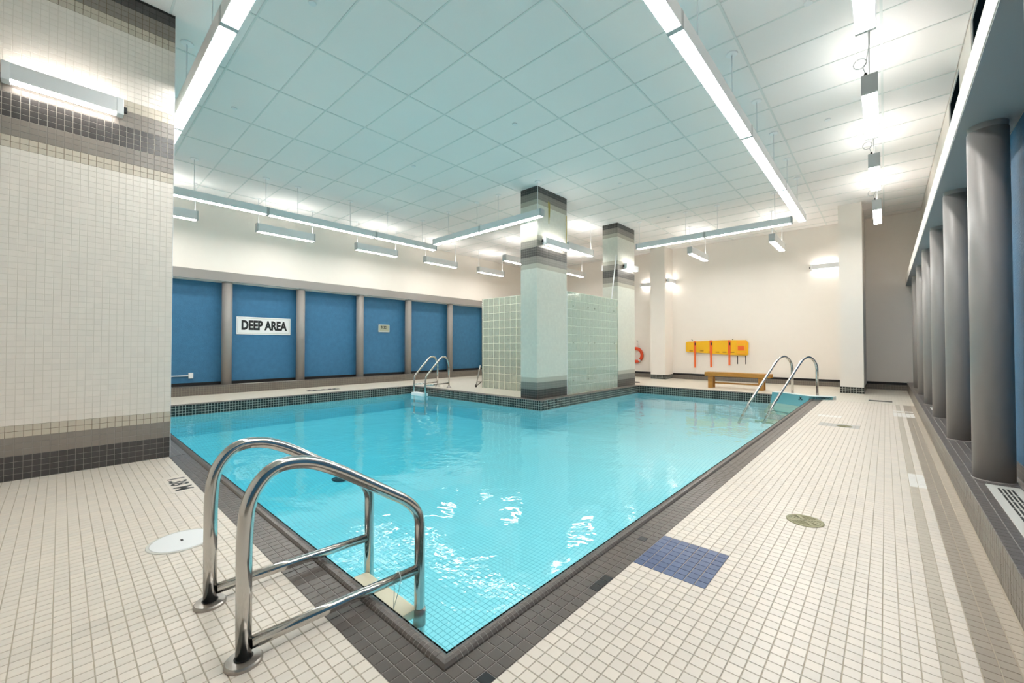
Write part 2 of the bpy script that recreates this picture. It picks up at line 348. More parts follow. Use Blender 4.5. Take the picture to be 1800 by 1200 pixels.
def lay_tiles(parent, origin, u, v, n, nu, nv, mfun, h=0.0022, name='tile', limit=300, pu=P, pv=P, g=0.0017, stuffname=None):
    """lay nu x nv tiles; the ones that show largest become objects, the rest one joined part."""
    u_ = Vector(u); v_ = Vector(v); n_ = Vector(n); o_ = Vector(origin)
    cells = []
    for i in range(nu):
        for j in range(nv):
            c = o_ + u_ * (i + 0.5) * pu + v_ * (j + 0.5) * pv
            m = mfun(i, j, c)
            if m: cells.append((seen_size(c, n), c, m))
    cells.sort(key=lambda t: -t[0])
    ploc = Vector(parent.location)
    cache = {}
    vs, fs = tile_mesh(name, u, v, n, pu, pv, h, None, g=g)
    nobj = 0
    for s_, c, m in cells[:limit]:
        if s_ <= 0: break
        if m not in cache:
            me = bpy.data.meshes.new(name); me.from_pydata(vs, [], fs); me.materials.append(M[m]); cache[m] = me
        o = bpy.data.objects.new(name, cache[m]); COL.objects.link(o); o.parent = parent
        jx = random.uniform(-.0003, .0003); o.location = c - ploc + n_ * random.uniform(-.0002, .0004) + u_ * jx; nobj += 1
    rest = cells[nobj:]
    if rest:
        mb = MB(); V = []; F = []; MI = []
        for s_, c, m in rest:
            b = len(V); cx, cy, cz = c; V += [(a[0] + cx, a[1] + cy, a[2] + cz) for a in vs]
            F += [tuple(b + k for k in f) for f in fs]; MI += [mb.mi(m)] * len(fs)
        mb.v = V; mb.f = F; mb.m = MI; mb.sm = [False] * len(F)
        o = mb.obj(stuffname or name, parent, fix=False); o['kind'] = 'stuff'
        return o

# ------------------------------------------------------------------ dimensions
ZC = 4.70; XR = 0.715; XCURB = 0.405; XL = -12.05; XLW = -12.37; YB = 15.05; YN = -2.2; YP = 1.0; XP = -1.245; XPL = -10.24
YI = 6.857; XI = -5.41; YF = 11.48; ZW = -0.178; PIERX = -5.6; PIERY = 0.785
LZ = 0.21

# ------------------------------------------------------------------ floor
floor = structure('floor')
mb = MB(); T = 0.0022
# grout beds under the laid tiles (dark joints) and printed tiling far away
def bed(x0, y0, x1, y1, m, z=-T): mb.face([(x0, y0, z), (x1, y0, z), (x1, y1, z), (x0, y1, z)], m)
XD = OX                         # white / dark boundary on the right
YD = OY - 8 * P                 # 0.777 white / dark boundary on the near side
bxo = OX - 3 * P                # outer edge of the bullnose, right
byo = YD + 3 * P
YT = OY + 190 * P               # laid tiles reach this far on the right deck
bed(XD, YN, XCURB, YT, 'grout_light'); bed(PIERX, YN, XD, YD, 'grout_light')
bed(bxo, YD, XD, YT, 'grout_grey'); bed(PIERX, YD, bxo, byo, 'grout_grey')
bed(XD, YT, XCURB, YB, 'far_floor', 0); bed(bxo, YT, XD, YF + .2, 'far_dark', 0)
bed(bxo, YF + .2, XD, YB, 'far_floor', 0)
bed(XLW, YF + .2, bxo, YB, 'far_floor', 0)
bed(XI - .22, YF + .065, bxo, YF + .2, 'far_dark', 0)
bed(XLW, YI + .22, XI - .22, YF + .2, 'far_floor', 0)
bed(XI - .22, YI + .22, XI - .065, YF + .065, 'far_dark', 0)
bed(XPL - .22, YI + .065, XI - .065, YI + .22, 'far_dark', 0)
bed(XPL - .22, byo, XPL - .065, YI + .065, 'far_dark', 0)
bed(XLW, byo, XPL - .22, YI + .22, 'far_floor', 0)
bed(XPL - .22, YD, PIERX, byo, 'far_dark', 0); bed(XLW, YD, XPL - .22, byo, 'far_floor', 0)
bed(XLW, YN, PIERX, YD, 'far_floor', 0)
fb = mb.obj('grout_bed', floor, fix=False)
def floor_col(i, j, c):
    x, y = c.x, c.y
    col = int(round((x - OX) / P - 0.5)); row = int(round((y - OY) / P - 0.5))
    if x < XD and y > YD:
        if (x < bxo and y > byo): return None
        if x > bxo - 0 and col == -1 and row in (10, 11, 12): return 'tile_black'
        if col == -1 and row == -4: return 'tile_black'
        if col == -2 and row == 22: return 'tile_black'
        return 'tile_dark'
    if 0 <= col < 7 and 17 <= row < 25: return 'tile_blue'
    if 5 <= col <= 13 and 121 <= row <= 126: return 'tile_lightgrey'
    if col in (21, 22, 23, 24, 25) and 155 <= row <= 170 and not (165 <= row <= 167): return 'tile_new_white'
    if col in (22, 23) and 68 <= row <= 76: return 'tile_new_white'
    if 3 <= col <= 8 and 140 <= row <= 143: return 'tile_new_white'
    if 14 <= col <= 20 and 199 <= row <= 203: return 'tile_dark'
    if x > XD:
        if col == 22: return 'tile_greige'
        if col in (24, 25): return 'tile_taupe'
        if col == 26: return 'tile_sand'
    return 'tile_white'
# one field of tiles covering both decks near the camera
i0 = int(math.ceil((OX - PIERX) / P)); j0 = int(math.ceil((OY - YN) / P))
def floor_mask(i, j, c):
    if c.x < PIERX or c.x > XCURB - .01 or c.y > YT: return None
    if c.y > byo and c.x < bxo: return None
    return floor_col(i, j, c)
lay_tiles(floor, (OX - i0 * P, OY - j0 * P, -T), (1, 0, 0), (0, 1, 0), (0, 0, 1), i0 + 27, j0 + 190, floor_mask, name='floor_tile', stuffname='floor_tile_field')

# ------------------------------------------------------------------ ceiling
ceil = structure('ceiling', (0, 0, ZC))
mb = MB(); mb.box(XLW - .3, YN - .2, ZC + .03, XR + .9, YB + .2, ZC + .13, 'ceiling_panel'); mb.obj('ceiling_slab', ceil, fix=False)
CX, CY = 1.24, 0.6337
xs = [-1.24 * 3.0 + 1.24 * 0 + k * CX for k in range(-8, 6)]
xs = [-3.717 + k * CX for k in range(-8, 5)]; ys = [2.007 + k * CY for k in range(-8, 23)]
mb = MB()
for x in xs:
    if XLW < x < XR: mb.box(x - .012, YN, ZC - .001, x + .012, YB, ZC + .012, 'ceiling_bar', 't')
for y in ys:
    if YN < y < YB: mb.box(XLW, y - .009, ZC, XR, y + .009, ZC + .011, 'ceiling_bar', 't')
o = mb.obj('grid_bar', ceil, fix=False); o['kind'] = 'stuff'
def ctile(x0, y0, x1, y1):
    m_ = MB(); a, b = (x1 - x0) / 2, (y1 - y0) / 2; e = .013; t = .004
    a -= .002; b -= .002; m_.v = [(-a, -b, .02), (a, -b, .02), (a, b, .02), (-a, b, .02), (-a + t, -b + t, 0.003), (a - t, -b + t, 0.003), (a - t, b - t, 0.003), (-a + t, b - t, 0.003),
            (-a + e, -b + e, 0), (a - e, -b + e, 0), (a - e, b - e, 0), (-a + e, b - e, 0)]
    m_.f = [(11, 10, 9, 8)] + [(r0 + (k + 1) % 4, r0 + k, r0 + 4 + k, r0 + 4 + (k + 1) % 4) for r0 in (0, 4) for k in range(4)]
    m_.m = [m_.mi('ceiling_panel')] * 9; m_.sm = [False] * 9; return m_
cache = {}
xx = [XLW] + [x for x in xs if XLW + .05 < x < XR - .05] + [XR]; yy = [YN] + [y for y in ys if YN + .05 < y < YB - .05] + [YB]
ct = []
for i in range(len(xx) - 1):
    for j in range(len(yy) - 1):
        x0, x1, y0, y1 = xx[i], xx[i + 1], yy[j], yy[j + 1]; ct.append((seen_size(((x0 + x1) / 2, (y0 + y1) / 2, ZC), (0, 0, -1)), x0, y0, x1, y1))
ct.sort(key=lambda t: -t[0]); rest = MB()
for q, (s_, x0, y0, x1, y1) in enumerate(ct):
    key = (round(x1 - x0, 3), round(y1 - y0, 3))
    if q < 300:
        if key not in cache: cache[key] = ctile(x0, y0, x1, y1).mesh('ceiling_tile')
        o = bpy.data.objects.new('ceiling_tile', cache[key]); COL.objects.link(o); o.parent = ceil
        o.location = ((x0 + x1) / 2, (y0 + y1) / 2, 0.0045 + random.uniform(0, .0015))
    else: rest.box(x0, y0, ZC + .005, x1, y1, ZC + .02, 'ceiling_panel')
if rest.f: o = rest.obj('ceiling_tile_field', ceil, fix=False); o['kind'] = 'stuff'

# ------------------------------------------------------------------ walls
def blocks(name, parts):
    s = structure(name)
    for nm, boxes, m in parts:
        mb = MB()
        for b in boxes: mb.box(*b, m)
        mb.obj(nm, s, fix=False)
    return s
blocks('wall_back', [('wall_plaster', [(XLW - .3, YB, 0, XR + .9, YB + .2, ZC + .03)], 'paint_white')])
blocks('wall_near', [('wall_plaster', [(XLW - .3, YN - .2, 0, XR + .9, YN, ZC + .03)], 'paint_white')])
blocks('wall_left', [('upper_wall', [(XLW - .3, YN, 2.76, -12.12, YB, ZC + .03)], 'paint_white'),
                     ('recess_wall', [(XLW - .3, YN, 0, XLW, YB, 2.76)], 'paint_blue')])
WA = (3.2, 6.56); WB = (7.50, 8.62); WZ0, WZ1 = 3.05, 4.68
blocks('wall_right', [('recess_wall', [(XR, YN, 0, XR + .3, YB, 2.76)], 'paint_blue'),
    ('upper_wall', [(XR, YN, 2.76, XR + .3, YB, WZ0), (XR, YN, WZ1, XR + .3, YB, ZC + .03), (XR, YN, WZ0, XR + .3, WA[0], WZ1),
                    (XR, WA[1], WZ0, XR + .3, WB[0], WZ1), (XR, WB[1], WZ0, XR + .3, YB, WZ1)], 'paint_white')])
for k, (a, b) in enumerate((WA, WB)):
    wn = structure('window_%d' % (k + 1), (XR, (a + b) / 2, WZ0))
    m_ = MB(); m_.box(XR + .014, a, WZ0, XR + .022, b, WZ1, 'glass_dark'); m_.obj('pane', wn, fix=False)
    m_ = MB(); m_.box(XR + .006, a, WZ1 - .02, XR + .04, b, WZ1, 'fixture_grey'); m_.box(XR + .006, a, WZ0, XR + .04, b, WZ0 + .04, 'fixture_grey')
    for y in (a, b - .03): m_.box(XR + .006, y, WZ0 + .04, XR + .04, y + .03, WZ1 - .02, 'fixture_grey')
    if b - a > 2:
        for y in (a + 1.1, a + 2.2): m_.box(XR + .008, y, WZ0 + .04, XR + .035, y + .03, WZ1 - .02, 'fixture_grey')
    m_.obj('window_frame', wn, fix=False)
# black bases above the tiled curbs
def base(name, b):
    m_ = MB(); m_.box(*b, 'base_black'); o = m_.obj(name, fix=False); o['kind'] = 'structure'
base('baseboard_left', (XLW, YN, LZ, XLW + .012, YB, LZ + .075))
base('baseboard_back', (XL, YB - .012, .135, XCURB, YB, .20))
m_ = MB(); m_.box(XR - .012, YN, LZ, XR, YB, LZ + .1, 'curb_far'); o = m_.obj('baseboard_right', fix=False); o['kind'] = 'structure'
# tiled curb at the back wall
m_ = MB(); m_.box(XL, YB - .10, 0, XCURB, YB - .0, .135, 'curb_far'); o = m_.obj('trim_1', fix=False); o['kind'] = 'structure'

# raised tiled curbs that carry the colonnades
def curb_right():
    t = thing('tiled_curb', (XCURB, 6, 0), 'long grey tiled curb under the round columns on the right side', 'curb')
    m_ = MB(); m_.box(XCURB, YN, 0, XR - .012, YB, LZ - T, 'grout_grey'); m_.obj('curb_core', t, fix=False)
    n = int((YT - 0) / P)
    lay_tiles(t, (XCURB, OY - 20 * P, LZ - T), (1, 0, 0), (0, 1, 0), (0, 0, 1), 5, 215, lambda i, j, c: 'tile_ledge', name='ledge_tile', limit=150, stuffname='ledge_tile_field')
    lay_tiles(t, (XCURB, OY - 20 * P, 0), (0, 1, 0), (0, 0, 1), (-1, 0, 0), 215, 4, lambda i, j, c: 'tile_curb', name='curb_tile', limit=150, stuffname='curb_tile_field')
    m_ = MB(); m_.box(XCURB - T, OY + 195 * P, 0, XR - .012, YB, LZ, 'curb_far'); m_.obj('far_facing', t, fix=False)
curb_right()
t = thing('tiled_curb', (XL, 6, 0), 'long dark tiled curb under the columns of the blue wall on the left', 'curb')
m_ = MB(); m_.box(XLW, YN, 0, XL, YB, LZ, 'curb_far'); m_.obj('curb_body', t, fix=False)

# beams over the colonnades
def beam(x0, x1, z0, z1, label, face):
    t = thing('beam', ((x0 + x1) / 2, 6, z0), label, 'beam')
    m_ = MB(); m_.box(x0, YN, z0 + .012, x1, YB, z1, face); m_.obj('beam_body', t, fix=False)
    m_ = MB(); m_.box(x0 + .004, YN, z0, x1 - .004, YB, z0 + .012, 'beam_soffit'); m_.obj('soffit', t, fix=False)
beam(XCURB, XR, 2.76, 2.96, 'white faced beam with grey underside above the right hand round columns', 'paint_white')
beam(XLW, XL, 2.77, 3.0, 'grey painted beam running along the top of the blue wall', 'paint_grey')

# round columns
def column(x, y, r, ztop, label, group):
    t = thing('round_column', (x, y, LZ), label, 'column', group)
    m_ = MB(); m_.lathe((x, y, LZ), [(r, 0), (r, ztop - LZ - .045)], 'paint_grey', 48)
    for k in range(len(m_.sm)): m_.sm[k] = len(m_.f[k]) == 4
    m_.obj('shaft', t, fix=False)
    m_ = MB(); m_.lathe((x, y, ztop - .045), [(r, 0), (r * .97, .004), (r * .97, .045)], 'paint_grey', 48); m_.obj('top_ring', t, fix=False)
    m_ = MB(); m_.lathe((x, y, LZ), [(r + .006, 0), (r + .002, .004), (r, .005)], 'grout_grey', 48); m_.obj('base_joint', t, fix=False)
ords = ['second', 'third', 'fourth', 'fifth', 'sixth']
for k, y in enumerate((1.05, 2.78, 4.5, 6.2, 7.92, 9.62, 11.4, 13.15)):
    if k == 2: lab = 'widest looking grey round column on the right curb, nearest the white floor vent'
    elif k < 2: lab = 'grey round column on the right curb beside the camera, out of the picture'; 
    elif k == 7: lab = 'grey round column at the far end of the right curb next to the back wall'
    else: lab = '%s grey round column from the front along the right curb' % ords[k - 3]
    if k == 0: continue
    column(.562, y, .104, 2.76, lab, 'grey round columns on the right curb')
ll = {0: 'grey round column of the blue wall, left of the deep area sign', 1: 'grey round column of the blue wall just right of the deep area sign',
      2: 'grey round column of the blue wall left of the small clock', 3: 'grey round column of the blue wall right of the small clock, left of the far ladder',
      4: 'grey round column of the blue wall seen right beside the far ladder rails', 5: 'grey round column of the blue wall at its far end by the glass block wall'}
for k, y in enumerate((2.79, 4.54, 6.31, 8.07, 9.9, 11.75)):
    column(-12.20, y, .112, 2.77, ll[k], 'grey round columns of the blue wall')
column(-12.20, 1.05, .112, 2.77, 'grey round column of the blue wall hidden behind the tiled pier', 'grey round columns of the blue wall')

# ------------------------------------------------------------------ tiled pier on the left
def pier():
    t = thing('tiled_pier', (PIERX, 0, 0), 'massive pier on the left clad in white mosaic tiles with grey and black bands', 'pier')
    core = MB(); core.box(PIERX - 1.2, YN, 0, PIERX, PIERY, ZC, 'grout_white', 'r')
    zb = [(0, 4, 'grout_grey'), (4, 7, 'grout_grey'), (7, 9, 'grout_brown'), (9, 55, 'grout_white'), (55, 57, 'grout_brown'), (57, 60, 'grout_grey'), (60, 64, 'grout_white'), (64, 67, 'grout_grey'),
          (67, 69, 'grout_light'), (69, 82, 'grout_white'), (82, 84, 'grout_brown'), (84, 87, 'grout_brown'), (87, 91, 'base_black')]
    for a, b, m in zb: core.face([(PIERX, YN, a * P), (PIERX, PIERY, a * P), (PIERX, PIERY, min(b * P, ZC)), (PIERX, YN, min(b * P, ZC))], m)
    core.obj('core', t, fix=False)
    def pm(i, j, c):
        if c.z > ZC - .02: return None
        if j < 4 or 60 <= j < 64 or j >= 87: return 'pier_dark'
        if 4 <= j < 7 or 57 <= j < 60 or 64 <= j < 67 or 84 <= j < 87: return 'pier_grey'
        if j in (7, 8, 55, 56, 67, 68, 82, 83): return 'pier_beige'
        return 'pier_white'
    n = 30
    lay_tiles(t, (PIERX, PIERY - n * P, 0), (0, 1, 0), (0, 0, 1), (1, 0, 0), n, 90, pm, name='wall_tile', stuffname='wall_tile_field', g=0.0015)
    m_ = MB(); m_.box(PIERX - .01, PIERY, 0, PIERX + .004, PIERY + .004, ZC, 'plastic_white'); m_.obj('edge_trim', t, fix=False)
pier()

# square tiled columns on the island and white plaster pillars
def sqcol(x0, y0, x1, y1, label):
    t = thing('tiled_column', ((x0 + x1) / 2, (y0 + y1) / 2, 0), label, 'column')
    m_ = MB(); m_.box(x0, y0, 0, x1, y1, ZC + .01, 'column_tile', 'bt'); m_.obj('shaft', t, fix=False)
    return t
CA = (-6.12, 7.02, -5.64, 8.15); CB = (-6.12, 10.68, -5.64, 11.74)
ta = sqcol(*CA, 'nearer square column on the pool island, white mosaic with black bands and yellow stains')
m_ = MB()
for (y, z0, z1, wd) in ((7.44, 3.95, 4.45, .03), (7.47, 4.1, 4.42, .02), (8.13, 3.5, 4.3, .025)):
    m_.face([(-5.638, y - wd * .4, z0), (-5.638, y + wd * .3, z0), (-5.638, min(y + wd, 8.149), (z0 + z1) / 2), (-5.638, min(y + wd * .8, 8.149), z1), (-5.638, y - wd, z1), (-5.638, y - wd * .7, (z0 + z1) / 2)], 'stain_yellow')
m_.obj('drip_stain', ta, fix=False)
sqcol(*CB, 'farther square tiled column standing behind the glass block wall')
def pillar(x0, y0, x1, y1, label):
    t = thing('plaster_pillar', ((x0 + x1) / 2, (y0 + y1) / 2, 0), label, 'pillar')
    m_ = MB(); m_.box(x0, y0, .16, x1, y1, ZC + .01, 'paint_white', 't'); m_.obj('shaft', t, fix=False)
    m_ = MB(); m_.box(x0 - .004, y0 - .004, 0, x1 + .004, y1, .16, 'waterline_tile'); m_.obj('tiled_base', t, fix=False)
pillar(-.855, 13.15, -.40, YB, 'tall white plaster pillar right of the bench')
pillar(-6.28, 14.33, -5.75, YB, 'white plaster pillar on the back wall between the red ring and the yellow board')

# ------------------------------------------------------------------ swimming pool
pool = thing('swimming_pool', (-5, 4, 0), 'L shaped swimming pool with black tiled rim and pale tiled basin', 'pool')
def depth(x, y):
    """basin floor: deepest in the middle of the near part, rising to the far and left edges"""
    a = min(1, max(0, (y - 3.6) / 3.2)); b = min(1, max(0, (-x - 5.5) / 4.5))
    return -1.12 + .50 * max(a, b)
outline = [(XP, YP), (XP, YF), (XI, YF), (XI, YI), (XPL, YI), (XPL, YP)]
# basin walls and black waterline band
zb = -0.02
def ring(z0, z1, m, name, flat=True):
    mb = MB()
    n = len(outline)
    for k in range(n):
        (x0, y0), (x1, y1) = outline[k], outline[(k + 1) % n]
        L_ = math.hypot(x1 - x0, y1 - y0); ns = max(1, int(L_ / .5))
        for q in range(ns):
            a, b = q / ns, (q + 1) / ns
            p = (x0 + (x1 - x0) * a, y0 + (y1 - y0) * a); r_ = (x0 + (x1 - x0) * b, y0 + (y1 - y0) * b)
            za = z0; zb_ = z0
            mb.face([(*r_, zb_), (*p, za), (*p, z1), (*r_, z1)], m)
    return mb.obj(name, pool, fix=False)
ring(-1.6, -0.212, 'pool_far', 'basin_wall'); ring(-0.212, 0.002, 'waterline_tile', 'waterline_band')
# basin floor: laid tiles near, printed further away
mb = MB(); G = .35
nx = int((XP - XPL) / G) + 1; ny = int((YF - YP) / G) + 1
for i in range(nx):
    for j in range(ny):
        x0, x1 = XP - (i + 1) * G, XP - i * G; y0, y1 = YP + j * G, YP + (j + 1) * G
        x0 = max(x0, XPL); y1 = min(y1, YF)
        if x0 >= x1 or y0 >= y1: continue
        if y0 > YI + .3 and x1 < XI - .3: continue
        near = False; nearc = 0
        mb.face([(x, y, depth(x, y) - .0) for x, y in ((x0, y0), (x1, y0), (x1, y1), (x0, y1))], 'pool_far')
mb.obj('basin_floor', pool, fix=False)
m_ = MB(); m_.box(OX - 56 * P, YP, depth(-2, 2), XP, OY + 57 * P, depth(-2, 2) + .0015, 'grout_pool', 'b'); m_.obj('laid_bed', pool, fix=False)
lay_tiles(pool, (OX - 56 * P, OY - 4 * P, depth(-2, 2) + .0015), (1, 0, 0), (0, 1, 0), (0, 0, 1), 52, 61, lambda i, j, c: 'pool_tile' if c.x < XP - .02 and YP < c.y else None, name='basin_tile', stuffname='basin_tile_field', h=.002, g=.0022)
# main drain cover on the basin floor
m_ = MB(); m_.lathe((-6.6, 3.1, depth(-6.6, 3.1)), [(.14, 0), (.14, .01), (.1, .02), (0.0001, .02)], 'drain_dark', 24); m_.obj('main_drain', pool, fix=False)

# bullnose coping: each narrow piece on its own near the camera, the rest joined
prof = []
for k in range(7):
    a = k / 6 * math.pi; prof.append((0.0325 - math.cos(a) * 0.0325, math.sin(a) * .014))
prof = [(0, -.004), (0.002, .004), (.012, .013), (.026, .017), (.042, .014), (.055, .006), (.063, -.006), (.065, -.03)]
def cop_piece(wd):
    """runs along +x, profile goes in +y (towards the water)"""
    vs = []; fs = []
    for e, yshift in ((-wd / 2 + .0015, 0), (wd / 2 - .0015, 0)):
        for (p_, h) in prof: vs.append((e, p_, h))
    n = len(prof)
    for k in range(n - 1): fs.append((k, n + k, n + k + 1, k + 1))
    fs.append(tuple(range(n))[::-1] if False else tuple(range(n))); fs.append(tuple(range(n, 2 * n))[::-1])
    return vs, fs
PW = P / 2
vs_, fs_ = cop_piece(PW)
me_c = bpy.data.meshes.new('coping_piece'); me_c.from_pydata(vs_, [], fs_); me_c.materials.append(M['tile_dark'])
NS = int((bxo - .065 - (PIERX - 4.6)) / PW); XS = bxo - .065 - NS * PW
segs = [((XS, byo), (1, 0), NS * PW - .001, (0, 1)), ((bxo, byo + .065), (0, 1), YF - byo, (-1, 0)),
        ((XI - 0, YF + .065), (1, 0), XP - XI, (0, -1)), ((XI - .065, YI), (0, 1), YF - YI, (1, 0)), ((XPL, YI + .065), (1, 0), XI - XPL, (0, -1)), ((XPL - .065, YP), (0, 1), YI - YP, (1, 0))]
pieces = []
for (ox, oy), (dx, dy), L_, (ax, ay) in segs:
    nP = int(L_ / PW)
    for q in range(nP + 1):
        c = Vector((ox + dx * (q + .5) * PW, oy + dy * (q + .5) * PW, 0)); pieces.append((seen_size(c + Vector((ax, ay, 0)) * .03, (0, 0, 1)), c, (dx, dy), (ax, ay)))
pieces.sort(key=lambda t_: -t_[0])
vr = MB(); cbase = MB(); mi = vr.mi('tile_dark')
for q, (s_, c, (dx, dy), (ax, ay)) in enumerate(pieces):
    mtx = Matrix(((dx, ax, 0, c.x), (dy, ay, 0, c.y), (0, 0, 1, c.z), (0, 0, 0, 1)))
    if q < 300 and s_ > 0:
        o = bpy.data.objects.new('coping_piece', me_c); COL.objects.link(o); o.parent = pool; o.matrix_world = Matrix.Identity(4)
        o.matrix_local = Matrix.Translation(-Vector(pool.location)) @ mtx
    else:
        b = len(vr.v); vr.v += [tuple(mtx @ Vector(v)) for v in vs_]; vr.f += [tuple(b + k for k in f) for f in fs_]; vr.m += [mi] * len(fs_); vr.sm += [False] * len(fs_)
o = vr.obj('coping_piece_field', pool, fix=False); o['kind'] = 'stuff'
gb = MB()      # mortar under the coping, just below its profile
for (ox, oy), (dx, dy), L_, (ax, ay) in segs:
    pr = [(p_, h - .0009) for p_, h in prof]
    for k in range(len(pr) - 1):
        a = Vector((ox, oy, 0)); e = a + Vector((dx, dy, 0)) * L_; A = Vector((ax, ay, 0))
        gb.face([a + A * pr[k][0] + Vector((0, 0, pr[k][1])), e + A * pr[k][0] + Vector((0, 0, pr[k][1])), e + A * pr[k + 1][0] + Vector((0, 0, pr[k + 1][1])), a + A * pr[k + 1][0] + Vector((0, 0, pr[k + 1][1]))], 'grout_coping')
gb.obj('coping_mortar', pool, fix=False)

# mitred corner piece of the coping
m_ = MB(); A_ = [(bxo - .064, byo + p_, h) for p_, h in prof]; C_ = [(bxo - p_, byo + p_, h) for p_, h in prof]; B_ = [(bxo - p_, byo + .064, h) for p_, h in prof]
for k in range(len(prof) - 1):
    m_.face([A_[k], C_[k], C_[k + 1], A_[k + 1]], 'tile_dark'); m_.face([C_[k], B_[k], B_[k + 1], C_[k + 1]], 'tile_dark')
m_.obj('corner_piece', pool)

# water body
mb = MB(); e = .02
out2 = [(XP + e, YP - e), (XP + e, YF + e), (XI - e, YF + e), (XI - e, YI + e), (XPL - e, YI + e), (XPL - e, YP - e)]
top = [(x, y, ZW) for x, y in out2]; bot = [(x, y, -1.75) for x, y in out2]
mb.v = top + bot; mb.f = [tuple(range(6)), tuple(range(11, 5, -1))] + [(k, k + 6, (k + 1) % 6 + 6, (k + 1) % 6) for k in range(6)]
mb.m = [mb.mi('water')] * 8; mb.sm = [False] * 8
wo = mb.obj('pool_water'); tag(wo, 'clear turquoise water filling the pool with mirror like reflections', 'water', kind='stuff')

# ------------------------------------------------------------------ light fittings
def mk(parent, name, fn, **k):
    m_ = MB(); fn(m_); return m_.obj(name, parent, **k)
Z0, Z1 = 3.93, 4.08
def strip(ax, c, a, b, rods, label, group):
    """closed linear fitting hung over the pool edge; ax 'x' or 'y' is its direction"""
    mid = (a + b) / 2
    loc = (mid, c, Z0) if ax == 'x' else (c, mid, Z0)
    t = thing('strip_light', loc, label, 'light', group); H = .068
    def bx(m_, s0, s1, w0, w1, z0, z1, mt):
        if ax == 'x': m_.box(s0, c + w0, z0, s1, c + w1, z1, mt)
        else: m_.box(c + w0, s0, z0, c + w1, s1, z1, mt)
    def housing(m_):
        bx(m_, a + .03, b - .03, -H, H, Z0 + .022, Z1, 'fixture_white'); bx(m_, a + .03, b - .03, -H, -H + .006, Z0 + .002, Z0 + .022, 'fixture_white'); bx(m_, a + .03, b - .03, H - .006, H, Z0 + .002, Z0 + .022, 'fixture_white')
    mk(t, 'housing', housing, fix=False)
    mk(t, 'lens', lambda m_: bx(m_, a + .045, b - .045, -H + .007, H - .007, Z0, Z0 + .02, 'lens'), fix=False)
    for s0 in (a, b - .032): mk(t, 'end_cap', lambda m_: bx(m_, s0 + .001, s0 + .031, -H - .002, H + .002, Z0 - .003, Z1 + .002, 'fixture_grey'), bevel=.004)
    for r_ in rods:
        p = (r_, c) if ax == 'x' else (c, r_)
        hr = mk(t, 'hanging_rod', lambda m_: m_.tube([(p[0], p[1], Z1), (p[0], p[1], ZC - .012)], .0055, 'fixture_white', 8), fix=False)
        mk(hr, 'ceiling_plate', lambda m_: m_.lathe((p[0], p[1], ZC - .014), [(.0001, -.004), (.012, -.004), (.02, 0), (.062, .004), (.066, .0145)], 'plastic_white', 20), fix=False)
xR, yI_, yB_, xL_, yN_ = -1.34, 6.85, 11.06, -9.62, 0.95
for k, (a, b) in enumerate(((1.15, 3.6), (3.6, 6.1), (6.1, 8.6), (8.6, 11.08))):
    lab = ['long lit strip light over the right pool edge, cut by the top of the picture', 'long lit strip light over the right pool edge, second towards the back', 'long lit strip light over the right pool edge, third towards the back', 'lit strip light over the right pool edge, last one towards the back wall'][k]
    rods = [(1.5, 3.2), (4.2, 5.43), (6.72, 7.93), (9.2, 10.38)][k]
    strip('y', xR, a, b, rods, lab, 'strip lights hung around the pool')
for k, (a, b) in enumerate(((.45, 2.9), (2.9, 5.37), (5.37, 7.27))):
    lab = ['grey sided strip light over the left pool edge, nearest the tiled pier', 'grey sided strip light over the left pool edge, middle of three', 'grey sided strip light over the left pool edge, farthest of three'][k]
    strip('y', xL_, a, b, [(1.654, 2.867), (3.5, 4.71), (5.72, 6.82)][k], lab, 'strip lights hung around the pool')
for k, (a, b) in enumerate(((-9.1, -7.25), (-7.25, -5.36))):
    strip('x', yI_, a, b, [(-8.5, -7.4), (-6.67, -5.49)][k], ['strip light left of the nearer tiled column, half farther from it', 'strip light whose end touches the front of the nearer tiled column'][k], 'strip lights hung around the pool')
for k, (a, b) in enumerate(((-5.24, -3.39), (-3.39, -1.52))):
    strip('x', yB_, a, b, [(-5.15, -3.87), (-3.09, -1.86)][k], ['strip light across the far pool edge, half next to the farther tiled column', 'strip light across the far pool edge, half nearer the right hand row'][k], 'strip lights hung around the pool')
for k, (a, b) in enumerate(((-4.19, -1.74), (-6.65, -4.19), (-9.1, -6.65))):
    strip('x', yN_, a, b, [(-3.6, -2.2), (-6.0, -4.8), (-8.6, -7.2)][k], ['wide bright strip light over the near pool edge, cut by the top of the picture', 'bright strip light coming down beside the tiled pier', 'bright strip light over the near pool edge mostly hidden by the tiled pier'][k], 'strip lights hung around the pool')

